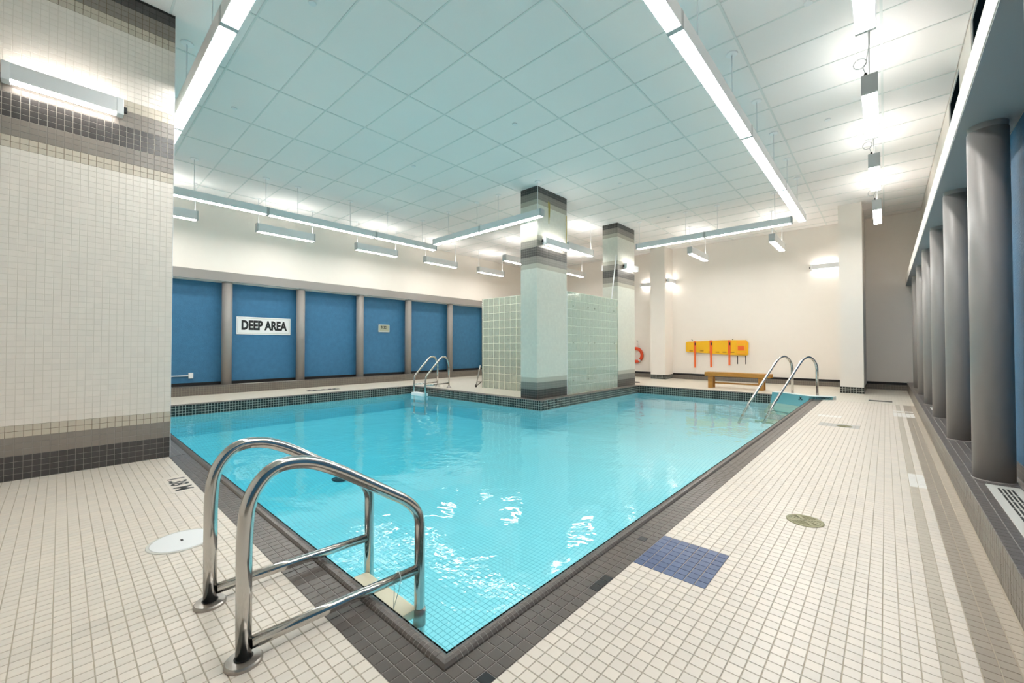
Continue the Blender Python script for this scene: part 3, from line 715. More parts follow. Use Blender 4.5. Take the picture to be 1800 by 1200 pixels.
def pendant(x, a, b, label, group, rods=True, cord=False):
    """short fitting that shines up and down, hung on two rods, along y"""
    t = thing('pendant_light', (x, (a + b) / 2, 3.9), label, 'light', group); H = .068; z0, z1 = 3.9, 4.1
    def hous(m_):
        for s in (-1, 1): m_.box(x + s * H - (.006 if s > 0 else 0), a + .03, z0 + .004, x + s * H + (0 if s > 0 else .006), b - .03, z1, 'fixture_white')
        m_.box(x - H + .006, a + .03, z0 + .09, x + H - .006, b - .03, z0 + .10, 'fixture_white')
    mk(t, 'housing', hous, fix=False)
    mk(t, 'lens', lambda m_: m_.box(x - H + .007, a + .04, z0, x + H - .007, b - .04, z0 + .02, 'lens_small'), fix=False)
    mk(t, 'upper_lens', lambda m_: m_.box(x - H + .02, a + .05, z1 - .03, x + H - .02, b - .05, z1 - .012, 'lens_up'), fix=False)
    for s0 in (a, b - .032): mk(t, 'end_cap', lambda m_: m_.box(x - H - .002, s0, z0 - .003, x + H + .002, s0 + .032, z1 + .003, 'fixture_grey'), bevel=.004)
    for y in (a + .05, b - .05):
        hr = mk(t, 'hanging_rod', lambda m_: m_.tube([(x, y, z1 - .01), (x, y, ZC - .008)], .0065, 'fixture_white', 8), fix=False)
        mk(hr, 'ceiling_plate', lambda m_: m_.lathe((x, y, ZC - .012), [(.0001, -.004), (.012, -.004), (.045, .004), (.048, .0125)], 'plastic_white', 16), fix=False)
    if cord:
        def cf(m_):
            y = a + .015; zz = z1 + .04
            pts = [(x - .03, y, z1), (x - .035, y, zz), (x - .05, y - .02, zz + .05)]
            for k in range(15):
                an = k / 14 * 2 * math.pi; pts.append((x - .075 - .055 * math.cos(an + math.pi), y - .02, zz + .10 + .055 * math.sin(an)))
            pts += [(x - .02, y - .01, zz + .14), (x + .005, y + .01, zz + .3), (x + .01, y + .03, ZC - .01)]
            m_.tube(pts, .004, 'fixture_grey', 6)
        pc = mk(t, 'power_cord', cf, fix=False)
        mk(pc, 'cord_plug', lambda m_: m_.lathe((x - .03, a + .015, z1), [(.014, 0), (.014, .02), (.006, .035)], 'rubber_black', 12), fix=False)
for k, (a, b) in enumerate(((.62, 1.98), (3.1, 4.45), (5.58, 6.92), (7.93, 9.28), (10.3, 11.66))):
    lab = ['short hanging light before the white wall, cut off by the tiled pier', 'short hanging light above the deep area sign, first fully visible from the left', 'short hanging light above the small clock', 'short hanging light before the white wall, fourth from the left', 'short hanging light before the white wall above the glass block wall'][k]
    pendant(-11.08, a, b, lab, 'short hanging lights before the left wall')
for k, (a, b) in enumerate(((.86, 2.22), (3.34, 4.70), (5.84, 7.18), (8.3, 9.66), (10.95, 12.3))):
    lab = ['bright hanging light over the right deck beside the camera, above the picture', 'bright hanging light over the right deck at the top edge of the picture', 'bright hanging light over the right deck with a looped cord, second from the top', 'bright hanging light over the right deck, third from the top', 'bright hanging light over the right deck, farthest and smallest of the row'][k]
    pendant(-.10, a, b, lab, 'hanging lights over the right deck', cord=True)
pendant(-6.62, 9.55, 10.9, 'short hanging light between the two tiled columns', 'short hanging lights inside the room')
pendant(-8.99, 9.5, 10.87, 'short hanging light seen left of the nearer tiled column', 'short hanging lights inside the room')
pendant(-8.85, 12.5, 13.88, 'short hanging light seen just right of the nearer tiled column above the glass blocks', 'short hanging lights inside the room')
pendant(-4.25, 12.45, 13.95, 'short hanging light above the yellow board near the back wall', 'short hanging lights inside the room')
pendant(-2.17, 12.45, 13.95, 'short hanging light near the back wall, right of the one above the yellow board', 'short hanging lights inside the room')

def sconce(axis, wall, a, b, sign, label, plug=True):
    """wall fitting: axis 'y' sits on a plane x=wall, 'x' on a plane y=wall; sign = outward direction"""
    z0, z1 = 3.42, 3.57; d = .13
    loc = (wall, (a + b) / 2, z0) if axis == 'y' else ((a + b) / 2, wall, z0)
    t = thing('wall_light', loc, label, 'light', 'wall mounted lights')
    def bx(m_, s0, s1, o0, o1, zz0, zz1, mt):
        o0, o1 = sorted((wall + sign * o0, wall + sign * o1))
        if axis == 'y': m_.box(o0, s0, zz0, o1, s1, zz1, mt)
        else: m_.box(s0, o0, zz0, s1, o1, zz1, mt)
    def hous(m_):
        bx(m_, a + .05, b - .05, d - .012, d, z0 + .012, z1, 'fixture_white'); bx(m_, a + .05, b - .05, .03, .042, z0 + .012, z1 - .01, 'fixture_white')
    mk(t, 'housing', hous, fix=False)
    mk(t, 'lens', lambda m_: bx(m_, a + .055, b - .055, .044, d - .014, z0, z0 + .02, 'lens_wall'), fix=False)
    mk(t, 'upper_lens', lambda m_: bx(m_, a + .07, b - .07, .046, d - .02, z1 - .03, z1 - .012, 'lens_wall'), fix=False)
    for s0 in (a, b - .05): mk(t, 'end_cap', lambda m_: bx(m_, s0, s0 + .05, .028, d + .002, z0 - .004, z1 + .004, 'plastic_white'), bevel=.005)
    for s0 in (a + .12, b - .2): mk(t, 'mounting_bracket', lambda m_: bx(m_, s0, s0 + .08, 0, .03, z0 + .04, z1 - .03, 'fixture_grey'), fix=False)
    if plug:
        s0 = b if (axis == 'y' and wall == PIERX) else a - .03
        mk(t, 'cord_plug', lambda m_: bx(m_, s0, s0 + .03, .03, .06, z0 + .05, z0 + .11, 'rubber_black'), bevel=.006)
sconce('y', PIERX, -.37, .385, 1, 'lit wall light high on the big tiled pier')
sconce('y', -5.64, 7.17, 8.1, 1, 'lit wall light across the pool side of the nearer tiled column')
sconce('y', -5.64, 10.98, 11.74, 1, 'lit wall light on the pool side of the farther tiled column')
sconce('y', -6.12, 7.17, 8.0, -1, 'wall light on the hidden left side of the nearer tiled column')
sconce('y', -6.12, 10.85, 11.6, -1, 'wall light peeping out left of the farther tiled column')
sconce('y', -5.75, 14.42, 15.03, 1, 'wall light on the right side of the white pillar by the yellow board')
sconce('x', YB, -6.95, -6.36, -1, 'wall light above the red ring, left of the white pillar')
sconce('x', YB, -1.63, -.875, -1, 'wall light on the back wall left of the tall white pillar')

# ------------------------------------------------------------------ glass block walls
def gblocks(parent, o, u, n, nu, nv, bs, name='glass_block'):
    u = Vector(u); n = Vector(n); o = Vector(o); z = Vector((0, 0, 1)); e = .006
    m_ = MB(); a = bs / 2 - e; b_ = bs / 2 - e; d = .045; c_ = .012
    def sh(s): return [tuple(u * sx * (a - c) + z * sz * (b_ - c) + n * (s * (d if c else d - c_))) for c in (0, c_) for sx, sz in ((-1, -1), (1, -1), (1, 1), (-1, 1))]
    V = sh(1) + sh(-1); F = [(4, 5, 6, 7), (15, 14, 13, 12)]
    for k in range(4):
        k2 = (k + 1) % 4; F += [(k, k2, 4 + k2, 4 + k), (8 + k2, 8 + k, 12 + k, 12 + k2), (k2, k, 8 + k, 8 + k2)]
    bm = bmesh.new(); me = bpy.data.meshes.new(name); me.from_pydata(V, [], F); bm.from_mesh(me); bmesh.ops.recalc_face_normals(bm, faces=bm.faces); bm.to_mesh(me); bm.free(); me.materials.append(M['glass_block'])
    for i in range(nu):
        for j in range(nv):
            c = o + u * (i + .5) * bs + z * (j + .5) * bs
            ob = bpy.data.objects.new(name, me); COL.objects.link(ob); ob.parent = parent; ob.location = c - Vector(parent.location)
BS = .2075
g1 = thing('glass_block_wall', (-7.25, 8.07, 0), 'glass block wall left of the nearer tiled column, seen square on', 'wall')
def mort1(m_):
    x0 = -6.13 - 11 * .2; 
    for j in range(13): m_.box(-8.42, 8.03, j * BS - (.006 if j else 0), -6.12, 8.11, j * BS + .006, 'mortar')
    for i in range(12): m_.box(-6.13 - i * BS - .006, 8.03, 0, -6.13 - i * BS + .006, 8.11, 12 * BS, 'mortar')
mk(g1, 'mortar_grid', mort1, fix=False)
gblocks(g1, (-6.13 - 11 * BS, 8.07, 0), (1, 0, 0), (0, 1, 0), 11, 12, BS)
mk(g1, 'end_blocks', lambda m_: m_.tube([(-8.44, 8.07, 0), (-8.44, 8.07, 12 * BS)], .045, 'glass_block', 12), fix=False)
g2 = thing('glass_block_wall', (-5.70, 9.4, 0), 'glass block wall between the two tiled columns behind a clear screwed sheet', 'wall')
def mort2(m_):
    for j in range(13): m_.box(-5.74, 8.15, j * BS - (.006 if j else 0), -5.66, 10.68, j * BS + .006, 'mortar')
    for i in range(13): m_.box(-5.74, 8.16 + i * BS - .006, 0, -5.66, 8.16 + i * BS + .006, 12 * BS, 'mortar')
mk(g2, 'mortar_grid', mort2, fix=False)
gblocks(g2, (-5.70, 8.16, 0), (0, 1, 0), (1, 0, 0), 12, 12, BS)
mk(g2, 'clear_sheet', lambda m_: m_.box(-5.645, 8.16, .01, -5.640, 10.66, 2.49, 'acrylic'), fix=False)
for z in (.33, 1.25, 2.15):
    for y in (8.42, 9.1, 9.42, 10.45): mk(g2, 'screw', lambda m_: m_.lathe((-5.64, y, z), [(.014, 0), (.012, .006), (.0001, .007)], 'rubber_black', 10, axis='x'), fix=False)
mk(g2, 'edge_strip', lambda m_: m_.box(-5.648, 8.15, 0, -5.638, 8.165, 2.49, 'plastic_white'), fix=False)

# ------------------------------------------------------------------ ladders
def smooth(pts, r=.08, n=6):
    """round the corners of a polyline"""
    P_ = [Vector(p) for p in pts]; out = [P_[0]]
    for i in range(1, len(P_) - 1):
        a, b, c = P_[i - 1], P_[i], P_[i + 1]; d1 = (a - b); d2 = (c - b); rr = min(r, d1.length * .49, d2.length * .49)
        s = b + d1.normalized() * rr; e_ = b + d2.normalized() * rr
        for k in range(n + 1):
            t_ = k / n; out.append(s * (1 - t_) ** 2 + b * 2 * t_ * (1 - t_) + e_ * t_ ** 2)
    out.append(P_[-1]); return out
lad = thing('pool_ladder', (-2.0, .47, 0), 'large shiny steel ladder rails in the foreground at the near pool edge', 'ladder')
for x in (-2.262, -1.757):
    pts = smooth([(x, .465, 0), (x, .463, .46), (x, .475, .60), (x, .555, .700), (x, .68, .695), (x, .80, .635), (x, 1.165, .395), (x, 1.235, .31), (x, 1.235, .12), (x, 1.235, -.9)], .09, 6)
    sr = mk(lad, 'side_rail', lambda m_: m_.tube(pts, .0262, 'steel', 24), fix=False)
    mk(lad, 'cross_bar', lambda m_: m_.tube([(x, .488, .060), (x, 1.212, .040)], .0225, 'steel', 20), fix=False)
    ff = mk(lad, 'floor_flange', lambda m_: m_.lathe((x, .465, 0), [(.062, 0), (.062, .010), (.057, .016), (.034, .019), (.029, .019)], 'steel_brushed', 36), fix=False)
    mk(ff, 'flange_gap', lambda m_: m_.lathe((x, .465, .0185), [(.0262, 0), (.031, .0025), (.0262, .0028)], 'rubber_black', 24), fix=False)
for z in (-.20, -.50, -.80):
    mk(lad, 'tread', lambda m_: m_.box(-2.262 + .0, 1.105, z, -1.757, 1.225, z + .045, 'plastic_cream'), bevel=.01)
mk(sr, 'rail_coupling', lambda m_: m_.tube([(-1.757, 1.235, -.16), (-1.757, 1.235, -.24)], .031, 'steel_brushed', 20), fix=False)
cordo = MB(); cx0, cy0 = -1.757, 1.115
cordo.tube(smooth([(cx0 - .03, cy0, .042), (cx0 - .004, cy0, .074), (cx0 + .026, cy0 - .003, .050), (cx0 + .02, cy0 - .01, 0), (cx0 - .07, 1.13, -.148), (cx0 - .035, cy0, .03)], .01, 3), .0018, 'rope_white', 6)
co = cordo.obj('cord', fix=False); tag(co, 'thin white cord looped over the lower bar of the foreground ladder', 'cord')

def small_ladder(name, base, water, hgt, label, group, zb=0.0, treads=False, bars=True, r=.024):
    """rails from deck foot to the water, each rail given by its foot and water point"""
    t = thing(name, ((base[0][0] + base[1][0]) / 2, (base[0][1] + base[1][1]) / 2, 0), label, 'ladder', group)
    return t
t = thing('pool_ladder', (-9.5, 7.3, 0), 'steel ladder with low cross bars in the far left corner of the pool', 'ladder')
for x in (-9.62, -9.10):
    pts = smooth([(x, 7.36, 0), (x, 7.36, .66), (x, 7.27, .86), (x, 7.10, .87), (x, 6.58, .36), (x, 6.56, .2), (x, 6.56, -.9)], .11, 5)
    mk(t, 'side_rail', lambda m_: m_.tube(pts, .024, 'steel', 16), fix=False)
    mk(t, 'cross_bar', lambda m_: m_.tube([(x, 7.345, .13), (x, 6.575, .12)], .019, 'steel', 12), fix=False)
    mk(t, 'floor_flange', lambda m_: m_.lathe((x, 7.36, 0), [(.07, 0), (.065, .012), (.035, .05), (.025, .055)], 'steel_brushed', 20), fix=False)
for z in (-.17, -.45, -.72): mk(t, 'tread', lambda m_: m_.box(-9.62, 6.47, z, -9.10, 6.65, z + .08, 'plastic_white'), bevel=.012)
for k, (bx_, by_, wx, wy, lab) in enumerate(((-1.70, 12.05, -2.37, 10.77, 'steel handrail arching into the far right pool corner, the one nearer the bench'), (-1.17, 11.66, -1.87, 10.58, 'steel handrail arching into the far right pool corner, foot on the blue step unit'))):
    t = thing('pool_handrail', (bx_, by_, 0), lab, 'handrail', 'handrails of the corner steps')
    f = lambda s, z: (bx_ + (wx - bx_) * s, by_ + (wy - by_) * s, z)
    pts = smooth([f(0, 0), f(0, .70), f(.06, .84), f(.17, .93), f(.30, .89), f(.40, .76), f(1.0, -.17), f(1.22, -.6)], .10, 6)
    mk(t, 'rail', lambda m_: m_.tube(pts, .028, 'steel', 16), fix=False)
    mk(t, 'floor_flange', lambda m_: m_.lathe((bx_, by_, 0), [(.055, 0), (.05, .01), (.028, .012)], 'steel_brushed', 20), fix=False)

# moulded corner step unit
t = thing('pool_step_unit', (-1.5, 11.2, 0), 'teal moulded step unit with lettering in the far right pool corner', 'steps')
plan = [(-2.02, 11.46), (-1.85, 11.44), (-1.68, 11.36), (-1.5, 11.23), (-1.38, 11.13), (-1.25, 11.06)]
deckp = [(-1.25, 11.06), (-1.05, 11.14), (-.86, 11.24)]
def apron(m_):
    for (x0, y0), (x1, y1) in zip(plan, plan[1:]):
        m_.face([(x0, y0, .07), (x1, y1, .07), (x1 - .03, y1 - .03, -.18), (x0 - .03, y0 - .03, -.18)], 'step_teal', True)
        m_.face([(x0 - .03, y0 - .03, -.18), (x1 - .03, y1 - .03, -.18), (x1 - .12, y1 - .16, -.34), (x0 - .12, y0 - .16, -.34)], 'step_cream', True)
mk(t, 'apron', apron)
def lip(m_):
    for (x0, y0), (x1, y1) in zip(plan + deckp[1:], (plan + deckp[1:])[1:]):
        m_.face([(x0, y0, .07), (x1, y1, .07), (x1 + .05, y1 + .10, .082), (x0 + .05, y0 + .10, .082)], 'step_white'); m_.face([(x0 + .05, y0 + .10, .082), (x1 + .05, y1 + .10, .082), (x1 + .05, y1 + .12, .003), (x0 + .05, y0 + .12, .003)], 'step_white')
    for (x0, y0), (x1, y1) in zip(deckp, deckp[1:]): m_.face([(x0, y0, .004), (x1, y1, .004), (x1, y1, .07), (x0, y0, .07)], 'step_teal')
mk(t, 'lip', lip)
for k, (z, off) in enumerate(((-.36, .22), (-.58, .48), (-.80, .74))):
    c = [(x - off * .6, y - off * .8) for x, y in plan]
    def st(m_):
        pts = [(x, y, z) for x, y in c] + [(-1.26, 11.05 - off * .3, z), (-1.26, 11.46, z), (-2.02 - off * .3, 11.46, z)]
        m_.poly(pts[::-1], (0, 0, -.06), 'step_cream')
    mk(t, 'tread', st, fix=True)

# ------------------------------------------------------------------ text helper
def text(s, size, mtx, m, parent, name='lettering', bold=0.0, sx=1.0, ext=.001):
    cu = bpy.data.curves.new('t', 'FONT'); cu.body = s; cu.size = size; cu.extrude = ext; cu.offset = bold; cu.align_x = 'CENTER'; cu.align_y = 'CENTER'; cu.resolution_u = 3
    o = bpy.data.objects.new('t', cu); COL.objects.link(o); bpy.context.view_layer.update()
    me = bpy.data.meshes.new_from_object(o.evaluated_get(bpy.context.evaluated_depsgraph_get())); bpy.data.objects.remove(o)
    me.name = name; me.materials.clear(); me.materials.append(M[m])
    me.transform(Matrix.Diagonal((sx, 1, 1, 1))); me.transform(mtx)
    ob = bpy.data.objects.new(name, me); COL.objects.link(ob)
    if parent is not None: ob.parent = parent; ob.matrix_parent_inverse = Matrix.Translation(-Vector(parent.location))
    return ob
def frame(o, u, v):
    u = Vector(u).normalized(); v = Vector(v).normalized(); n = u.cross(v); return Matrix(((u.x, v.x, n.x, o[0]), (u.y, v.y, n.y, o[1]), (u.z, v.z, n.z, o[2]), (0, 0, 0, 1)))
dv = Vector((.39, .24, 0)).normalized()
text('TO SWIMMING', .062, frame((-1.055, 11.132, .037), Vector((.39, .18, 0)), (0, 0, 1)), 'sign_black', t, bold=.001, sx=.85)
text('.X.', .10, frame((-1.42, 11.12, .0), (.75, -.6, 0), (0, 0, 1)), 'sign_black', t, bold=.003)

# sign
sg = thing('sign', (XLW, 3.68, 1.47), 'white sign with black words on the blue wall', 'sign')
pn = mk(sg, 'sign_panel', lambda m_: m_.box(XLW, 3.03, 1.475, XLW + .018, 4.33, 1.935, 'sign_white'), bevel=.004)
def bord(m_):
    x = XLW + .0185
    for (a, b, c_, d_) in ((3.06, 4.30, 1.505, 1.512), (3.06, 4.30, 1.898, 1.905), (3.06, 3.067, 1.505, 1.905), (4.293, 4.30, 1.505, 1.905)): m_.box(x, a, c_, x + .001, b, d_, 'clock_face')
mk(pn, 'border_line', bord, fix=False)
text('DEEP AREA', .33, frame((XLW + .0195, 3.68, 1.705), (0, 1, 0), (0, 0, 1)), 'sign_black', pn, bold=.016, sx=.66)
# clock
ck = thing('wall_clock', (XLW, 7.23, 1.64), 'small rectangular digital clock on the blue wall', 'clock')
mk(ck, 'case', lambda m_: m_.box(XLW, 7.03, 1.635, XLW + .035, 7.43, 1.885, 'clock_case'), bevel=.006)
dp = mk(ck, 'display', lambda m_: m_.box(XLW + .0355, 7.06, 1.665, XLW + .037, 7.40, 1.86, 'clock_face'), fix=False)
text('9:32', .14, frame((XLW + .038, 7.215, 1.785), (0, 1, 0), (0, 0, 1)), 'sign_black', dp, bold=.003, sx=.85)
# outlet and conduit
ob = thing('socket_box', (XLW, 2.1, .39), 'small white socket box with conduit low on the blue wall', 'socket')
bxo_ = mk(ob, 'box', lambda m_: m_.box(XLW, 2.06, .39, XLW + .045, 2.15, .525, 'plastic_white'), bevel=.005)
mk(bxo_, 'face_plate', lambda m_: m_.box(XLW + .0455, 2.08, .42, XLW + .048, 2.13, .495, 'sign_white'), fix=False)
mk(ob, 'conduit', lambda m_: m_.tube([(XLW + .02, .2, .46), (XLW + .02, 2.06, .46)], .013, 'plastic_white', 8), fix=False)

# bench
bn = thing('bench', (-3.0, 12.42, 0), 'varnished wooden bench standing before the back wall', 'bench')
by0, by1 = 12.27, 12.60
for k in range(3):
    y0 = by0 + k * .112; mk(bn, 'seat_plank', lambda m_: m_.box(-3.80, y0, .405, -2.20, y0 + .105, .44, 'bench_wood'), bevel=.004)
mk(bn, 'apron', lambda m_: (m_.box(-3.80, by0 + .0, .335, -2.20, by0 + .025, .404, 'bench_wood'), m_.box(-3.80, by1 - .03, .335, -2.20, by1 - .005, .404, 'bench_wood')), fix=False)
for x in (-3.66, -2.42):
    for y in (by0 + .03, by1 - .10): mk(bn, 'leg', lambda m_: m_.box(x - .06, y, 0, x + .06, y + .06, .334, 'bench_wood'), bevel=.004)
    mk(bn, 'leg_rail', lambda m_: m_.box(x - .02, by0 + .091, .10, x + .02, by1 - .101, .16, 'bench_wood'), fix=False)
mk(bn, 'stretcher', lambda m_: m_.box(-3.60, 12.42, .12, -2.48, 12.46, .16, 'bench_wood'), fix=False)

# spine board
sb = thing('spine_board', (-4.25, 15.0, .9), 'yellow rescue spine board with orange straps hanging on the back wall', 'board')
yb = YB - .075
def bo(m_):
    pts = [(-5.26, .98), (-5.20, .965), (-4.6, .93), (-4.0, .885), (-3.36, .86), (-3.30, .90), (-3.29, 1.28), (-3.36, 1.37), (-4.0, 1.375), (-5.2, 1.33), (-5.26, 1.31)]
    m_.poly([(x, yb, z) for x, z in pts], (0, .045, 0), 'board_yellow')
mk(sb, 'board', bo, bevel=.008)
for k, x in enumerate((-5.08, -4.72, -4.45, -4.0, -3.76, -3.52, -4.22)):
    mk(sb, 'hand_slot', lambda m_: m_.box(x - .06, yb - .002, .955 if x > -4.6 else .99, x + .06, yb + .001, (.955 if x > -4.6 else .99) + .028, 'board_slot'), fix=False)
    mk(sb, 'hand_slot', lambda m_: m_.box(x - .06, yb - .002, 1.305 if x > -4.9 else 1.28, x + .06, yb + .001, (1.305 if x > -4.9 else 1.28) + .02, 'block_orange'), fix=False)
for x, zt, zbm, wd in ((-4.95, 1.35, .42, .028), (-4.42, 1.37, .45, .030), (-3.85, 1.37, .53, .028)):
    sp_ = mk(sb, 'strap', lambda m_: (m_.box(x - wd * 1.5, yb - .012, .93, x + wd * 1.5, yb - .003, zt, 'strap_orange'), m_.box(x - wd, yb - .010, zbm, x + wd, yb - .004, .93, 'strap_orange')), fix=False)
    mk(sp_, 'buckle', lambda m_: m_.box(x + .0, yb - .022, 1.20, x + .035, yb - .0125, 1.29, 'rubber_black'), fix=False)
def hb(m_):
    m_.box(-3.62, yb - .05, .92, -3.34, yb - .004, 1.34, 'block_orange')
hbk = mk(sb, 'head_block', hb, bevel=.01)
mk(hbk, 'head_strap', lambda m_: (m_.box(-3.60, yb - .058, 1.19, -3.36, yb - .0505, 1.225, 'board_yellow'), m_.box(-3.60, yb - .058, .98, -3.36, yb - .0505, 1.015, 'board_yellow'), m_.box(-3.58, yb - .054, 1.03, -3.40, yb - .0505, 1.17, 'strap_orange')), fix=False)
for x in (-3.60, -3.36): mk(sb, 'hanging_tie', lambda m_: m_.box(x - .012, yb - .03, .58, x + .012, yb - .02, .86, 'rubber_black'), fix=False)
for x in (-5.05, -3.75): mk(sb, 'hook', lambda m_: m_.tube(smooth([(x, YB, 1.385), (x, yb - .015, 1.385), (x, yb - .02, 1.41)], .01, 2), .008, 'rubber_black', 8), fix=False)
# ring buoy
rb = thing('ring_buoy', (-7.15, 15.0, .5), 'red ring buoy with white rope on the back wall behind the farther tiled column', 'ring buoy')
def rg(m_):
    pts = [(-7.15 + .25 * math.cos(k / 32 * 2 * math.pi), YB - .082, .83 + .25 * math.sin(k / 32 * 2 * math.pi)) for k in range(33)]
    m_.tube(pts, .06, 'ring_red', 14, caps=False)
mk(rb, 'ring', rg, fix=False)
for an in (-50, 130):
    c_, s_ = math.cos(R(an)), math.sin(R(an)); mk(rb, 'white_band', lambda m_: m_.tube([(-7.15 + .25 * math.cos(R(an + q)), YB - .082, .83 + .25 * math.sin(R(an + q))) for q in (-8, 0, 8)], .0625, 'rope_white', 14), fix=False)
mk(rb, 'rope', lambda m_: m_.tube(smooth([(-7.10, YB - .03, 1.36), (-7.05, YB - .05, 1.2), (-6.98, YB - .06, 1.05), (-7.2, YB - .12, .75), (-7.0, YB - .12, .6)], .05, 4), .008, 'rope_white', 6), fix=False)
mk(rb, 'rope', lambda m_: m_.tube([(-7.12, YB - .03, 1.36), (-7.17, YB - .06, 1.08)], .008, 'rope_white', 6), fix=False)
mk(rb, 'hook', lambda m_: m_.tube([(-7.11, YB, 1.37), (-7.11, YB - .06, 1.37), (-7.11, YB - .07, 1.40)], .01, 'rubber_black', 8), fix=False)

# leaning pole, leaning frame, mat, dark rails behind glass
po = MB(); po.tube([(-6.05, 10.5, .02), (-5.67, 10.66, 3.78)], .016, 'plastic_white', 10); o = po.obj('pole', fix=False); tag(o, 'long pale pole leaning against the farther tiled column', 'pole')
lf = thing('folding_trolley', (-8.6, 8.1, 0), 'small metal frame leaning at the left end of the glass blocks', 'trolley')
mk(lf, 'handle', lambda m_: m_.tube([(-8.62, 7.95, .03), (-8.54, 8.05, .62)], .014, 'steel_brushed', 8), fix=False)
mk(lf, 'handle', lambda m_: m_.tube([(-8.78, 8.1, .03), (-8.66, 8.15, .62)], .014, 'steel_brushed', 8), fix=False)
mk(lf, 'foot', lambda m_: m_.tube([(-8.62, 7.95, .03), (-8.45, 8.0, .16)], .012, 'bronze', 8), fix=False)
for x, y in ((-8.62, 7.95), (-8.78, 8.1)): mk(lf, 'wheel', lambda m_: m_.lathe((x, y - .01, .035), [(.035, 0), (.035, .02)], 'rubber_black', 16, axis='y'), fix=False)
mt = MB(); mt.poly([(-9.9, 9.2, .0), (-8.75, 9.0, .0), (-8.8, 9.35, .0), (-9.8, 9.4, .0)], (0, 0, .012), 'bronze'); o = mt.obj('mat'); tag(o, 'dark brown mat lying on the deck left of the glass blocks', 'mat')
mt = MB()
pts = [(-6.6, 12.35), (-5.95, 12.35), (-5.86, 12.42), (-5.84, 12.52), (-5.9, 12.62), (-6.0, 12.66), (-6.6, 12.66)]
mt.poly([(x, y, 0) for x, y in pts], (0, 0, .015), 'rubber_black'); o = mt.obj('mat'); tag(o, 'black rounded rubber mat on the deck behind the farther tiled column', 'mat')
dr = thing('arched_rails', (-8.0, 9.6, 0), 'dark arched rails blurred behind the glass blocks', 'rails')
for x in (-8.05, -7.72):
    mk(dr, 'rail', lambda m_: m_.tube(smooth([(x, 9.3, 0), (x, 9.3, 1.7), (x, 9.5, 1.9), (x, 9.75, 1.7), (x, 9.75, 0)], .15, 5), .05, 'bronze', 12), fix=False)

# ------------------------------------------------------------------ deck details
lid = thing('skimmer_lid', (-3.12, .50, 0), 'round white skimmer lid in the near deck left of the ladder', 'lid')
cv = mk(lid, 'cover', lambda m_: m_.lathe((-3.12, .50, 0), [(.150, 0), (.147, .005), (.0001, .0055)], 'plastic_white', 48), fix=False)
mk(lid, 'rim', lambda m_: m_.lathe((-3.12, .50, 0), [(.165, 0), (.163, .004), (.152, .004), (.151, .001)], 'vent_paint', 48), fix=False)
mk(cv, 'finger_slot', lambda m_: m_.box(-3.135, .493, .0056, -3.105, .505, .0062, 'rubber_black'), fix=False)
dm = thing('depth_marker', (-4.43, .68, 0), 'black depth figures 1.38 M set in the white deck by the pier', 'marking')
mk(dm, 'marker_tile', lambda m_: m_.box(-4.71, .605, 0, -4.16, .762, .0012, 'tile_white'), fix=False)
text('1.38 M', .165, frame((-4.43, .684, .0016), (1, 0, 0), (0, 1, 0)), 'sign_black', dm, bold=.004, sx=.98, ext=.0003)
def drain(x, y, r, label):
    t = thing('floor_drain', (x, y, 0), label, 'drain')
    mk(t, 'rim', lambda m_: m_.lathe((x, y, 0), [(r, 0), (r, .004), (r * .93, .006), (r * .84, .005), (r * .83, .003)], 'drain_metal', 40), fix=False)
    mk(t, 'sump', lambda m_: m_.lathe((x, y, 0), [(r * .83, .0005), (r * .83, .002), (.0001, .0021)], 'drain_dark', 40), fix=False)
    def gr(m_):
        for k in range(1, 5):
            rr = r * (.12 + .165 * k); m_.lathe((x, y, .0025), [(rr + r * .03, 0), (rr + r * .03, .003), (rr - r * .03, .003), (rr - r * .03, 0)], 'drain_metal', 32)
        for an in (35, 125, 215, 305):
            c_, s_ = math.cos(R(an)), math.sin(R(an)); wv = Vector((-s_, c_, 0)) * r * .10; u_ = Vector((c_, s_, 0)) * r * .84; c = Vector((x, y, .0045))
            m_.poly([c + wv, c - wv, c - wv + u_, c + wv + u_], (0, 0, .0015), 'drain_metal')
    mk(t, 'grate', gr, fix=False)
drain(-.41, 3.345, .105, 'round brass floor drain in the right deck beyond the blue tiles')
drain(-.455, 7.68, .09, 'small floor drain in the grey tile patch of the right deck')
def blackstrip(x0, y0, x1, y1, name, label, cat):
    t = thing(name, ((x0 + x1) / 2, (y0 + y1) / 2, 0), label, cat)
    mk(t, 'frame', lambda m_: (m_.box(x0, y0, 0, x1, y0 + .02, .003, 'vent_paint'), m_.box(x0, y1 - .02, 0, x1, y1, .003, 'vent_paint')), fix=False)
    mk(t, 'dark_tiles', lambda m_: m_.box(x0, y0 + .02, 0, x1, y1 - .02, .0025, 'tile_black'), fix=False)
blackstrip(-.285, 11.55, .09, 11.85, 'deck_plate', 'dark plate flush in the far right deck before the white pillar', 'plate')
lm = thing('depth_marker', (-11.1, 4.7, 0), 'long dark depth marking on the deck by the blue wall', 'marking')
mk(lm, 'marker_tiles', lambda m_: m_.box(-11.17, 4.3, 0, -11.03, 5.15, .003, 'tile_black'), fix=False)
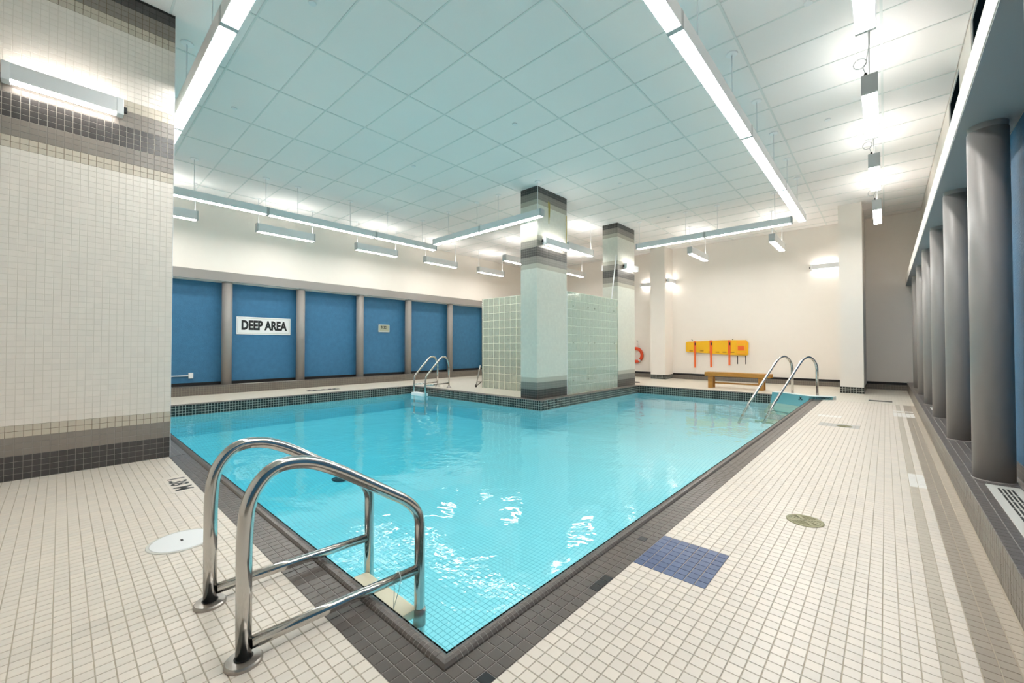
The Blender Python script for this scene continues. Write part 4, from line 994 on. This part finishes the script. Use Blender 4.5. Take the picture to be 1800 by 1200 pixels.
mk(lm, 'raised_figures', lambda m_: [m_.box(-11.22, y, 0, -11.17, y + .07, .006, 'tile_black') for y in (4.35, 4.5, 4.72, 4.9, 5.02)], fix=False)
def vent(x0, y0, x1, y1, z, label, slots):
    t = thing('floor_vent', ((x0 + x1) / 2, (y0 + y1) / 2, z), label, 'vent')
    fr = mk(t, 'frame', lambda m_: m_.box(x0, y0, z, x1, y1, z + .006, 'vent_paint'), bevel=.002)
    def sl(m_):
        if not slots: return
        wd = (x1 - x0) * .5 / 4
        ny = int((y1 - y0 - .06) / .155)
        for k in range(4):
            for j in range(ny):
                xa = x0 + (x1 - x0) * .27 + k * wd; ya = y0 + .04 + j * .155
                m_.box(xa, ya, z + .006, xa + wd * .55, ya + .14, z + .0066, 'drain_dark')
    if slots: mk(fr, 'slots', sl, fix=False)
vent(.497, 2.95, .655, 4.30, LZ, 'white slotted air vent on the right curb in front of the nearest column', True)
vent(.50, 8.75, .60, 9.1, LZ, 'small pale vent on the right curb between two farther columns', False)
vent(-12.15, 3.02, -12.08, 4.42, LZ, 'narrow white strip on the curb under the deep area sign', False)

for (x, y), lab in (((-7.12, 1.69), 'pale sprinkler cover on the ceiling near the top of the tiled pier'), ((-4.33, 1.7), 'pale sprinkler cover on the ceiling at the top edge of the picture, left of centre'),
               ((-4.33, 4.82), 'pale sprinkler cover in the middle of the teal ceiling above the nearer tiled column'), ((-.63, 8.01), 'pale sprinkler cover on the white ceiling left of the row of bright hanging lights'),
               ((-4.23, 8.13), 'pale sprinkler cover on the ceiling between the two tiled columns'), ((-6.82, 4.62), 'pale sprinkler cover on the ceiling left of the nearer tiled column'),
               ((-4.37, 11.18), 'pale sprinkler cover on the ceiling above the strip light of the far pool edge'), ((-.55, 5.14), 'pale sprinkler cover at the top edge of the picture beside the bright hanging lights')):
    t = thing('sprinkler_head', (x, y, ZC), lab, 'sprinkler', 'sprinkler covers on the ceiling')
    mk(t, 'cover', lambda m_: m_.lathe((x, y, ZC - .014), [(.0001, 0), (.036, 0), (.04, .004), (.04, .0145)], 'fixture_white', 20), fix=False)
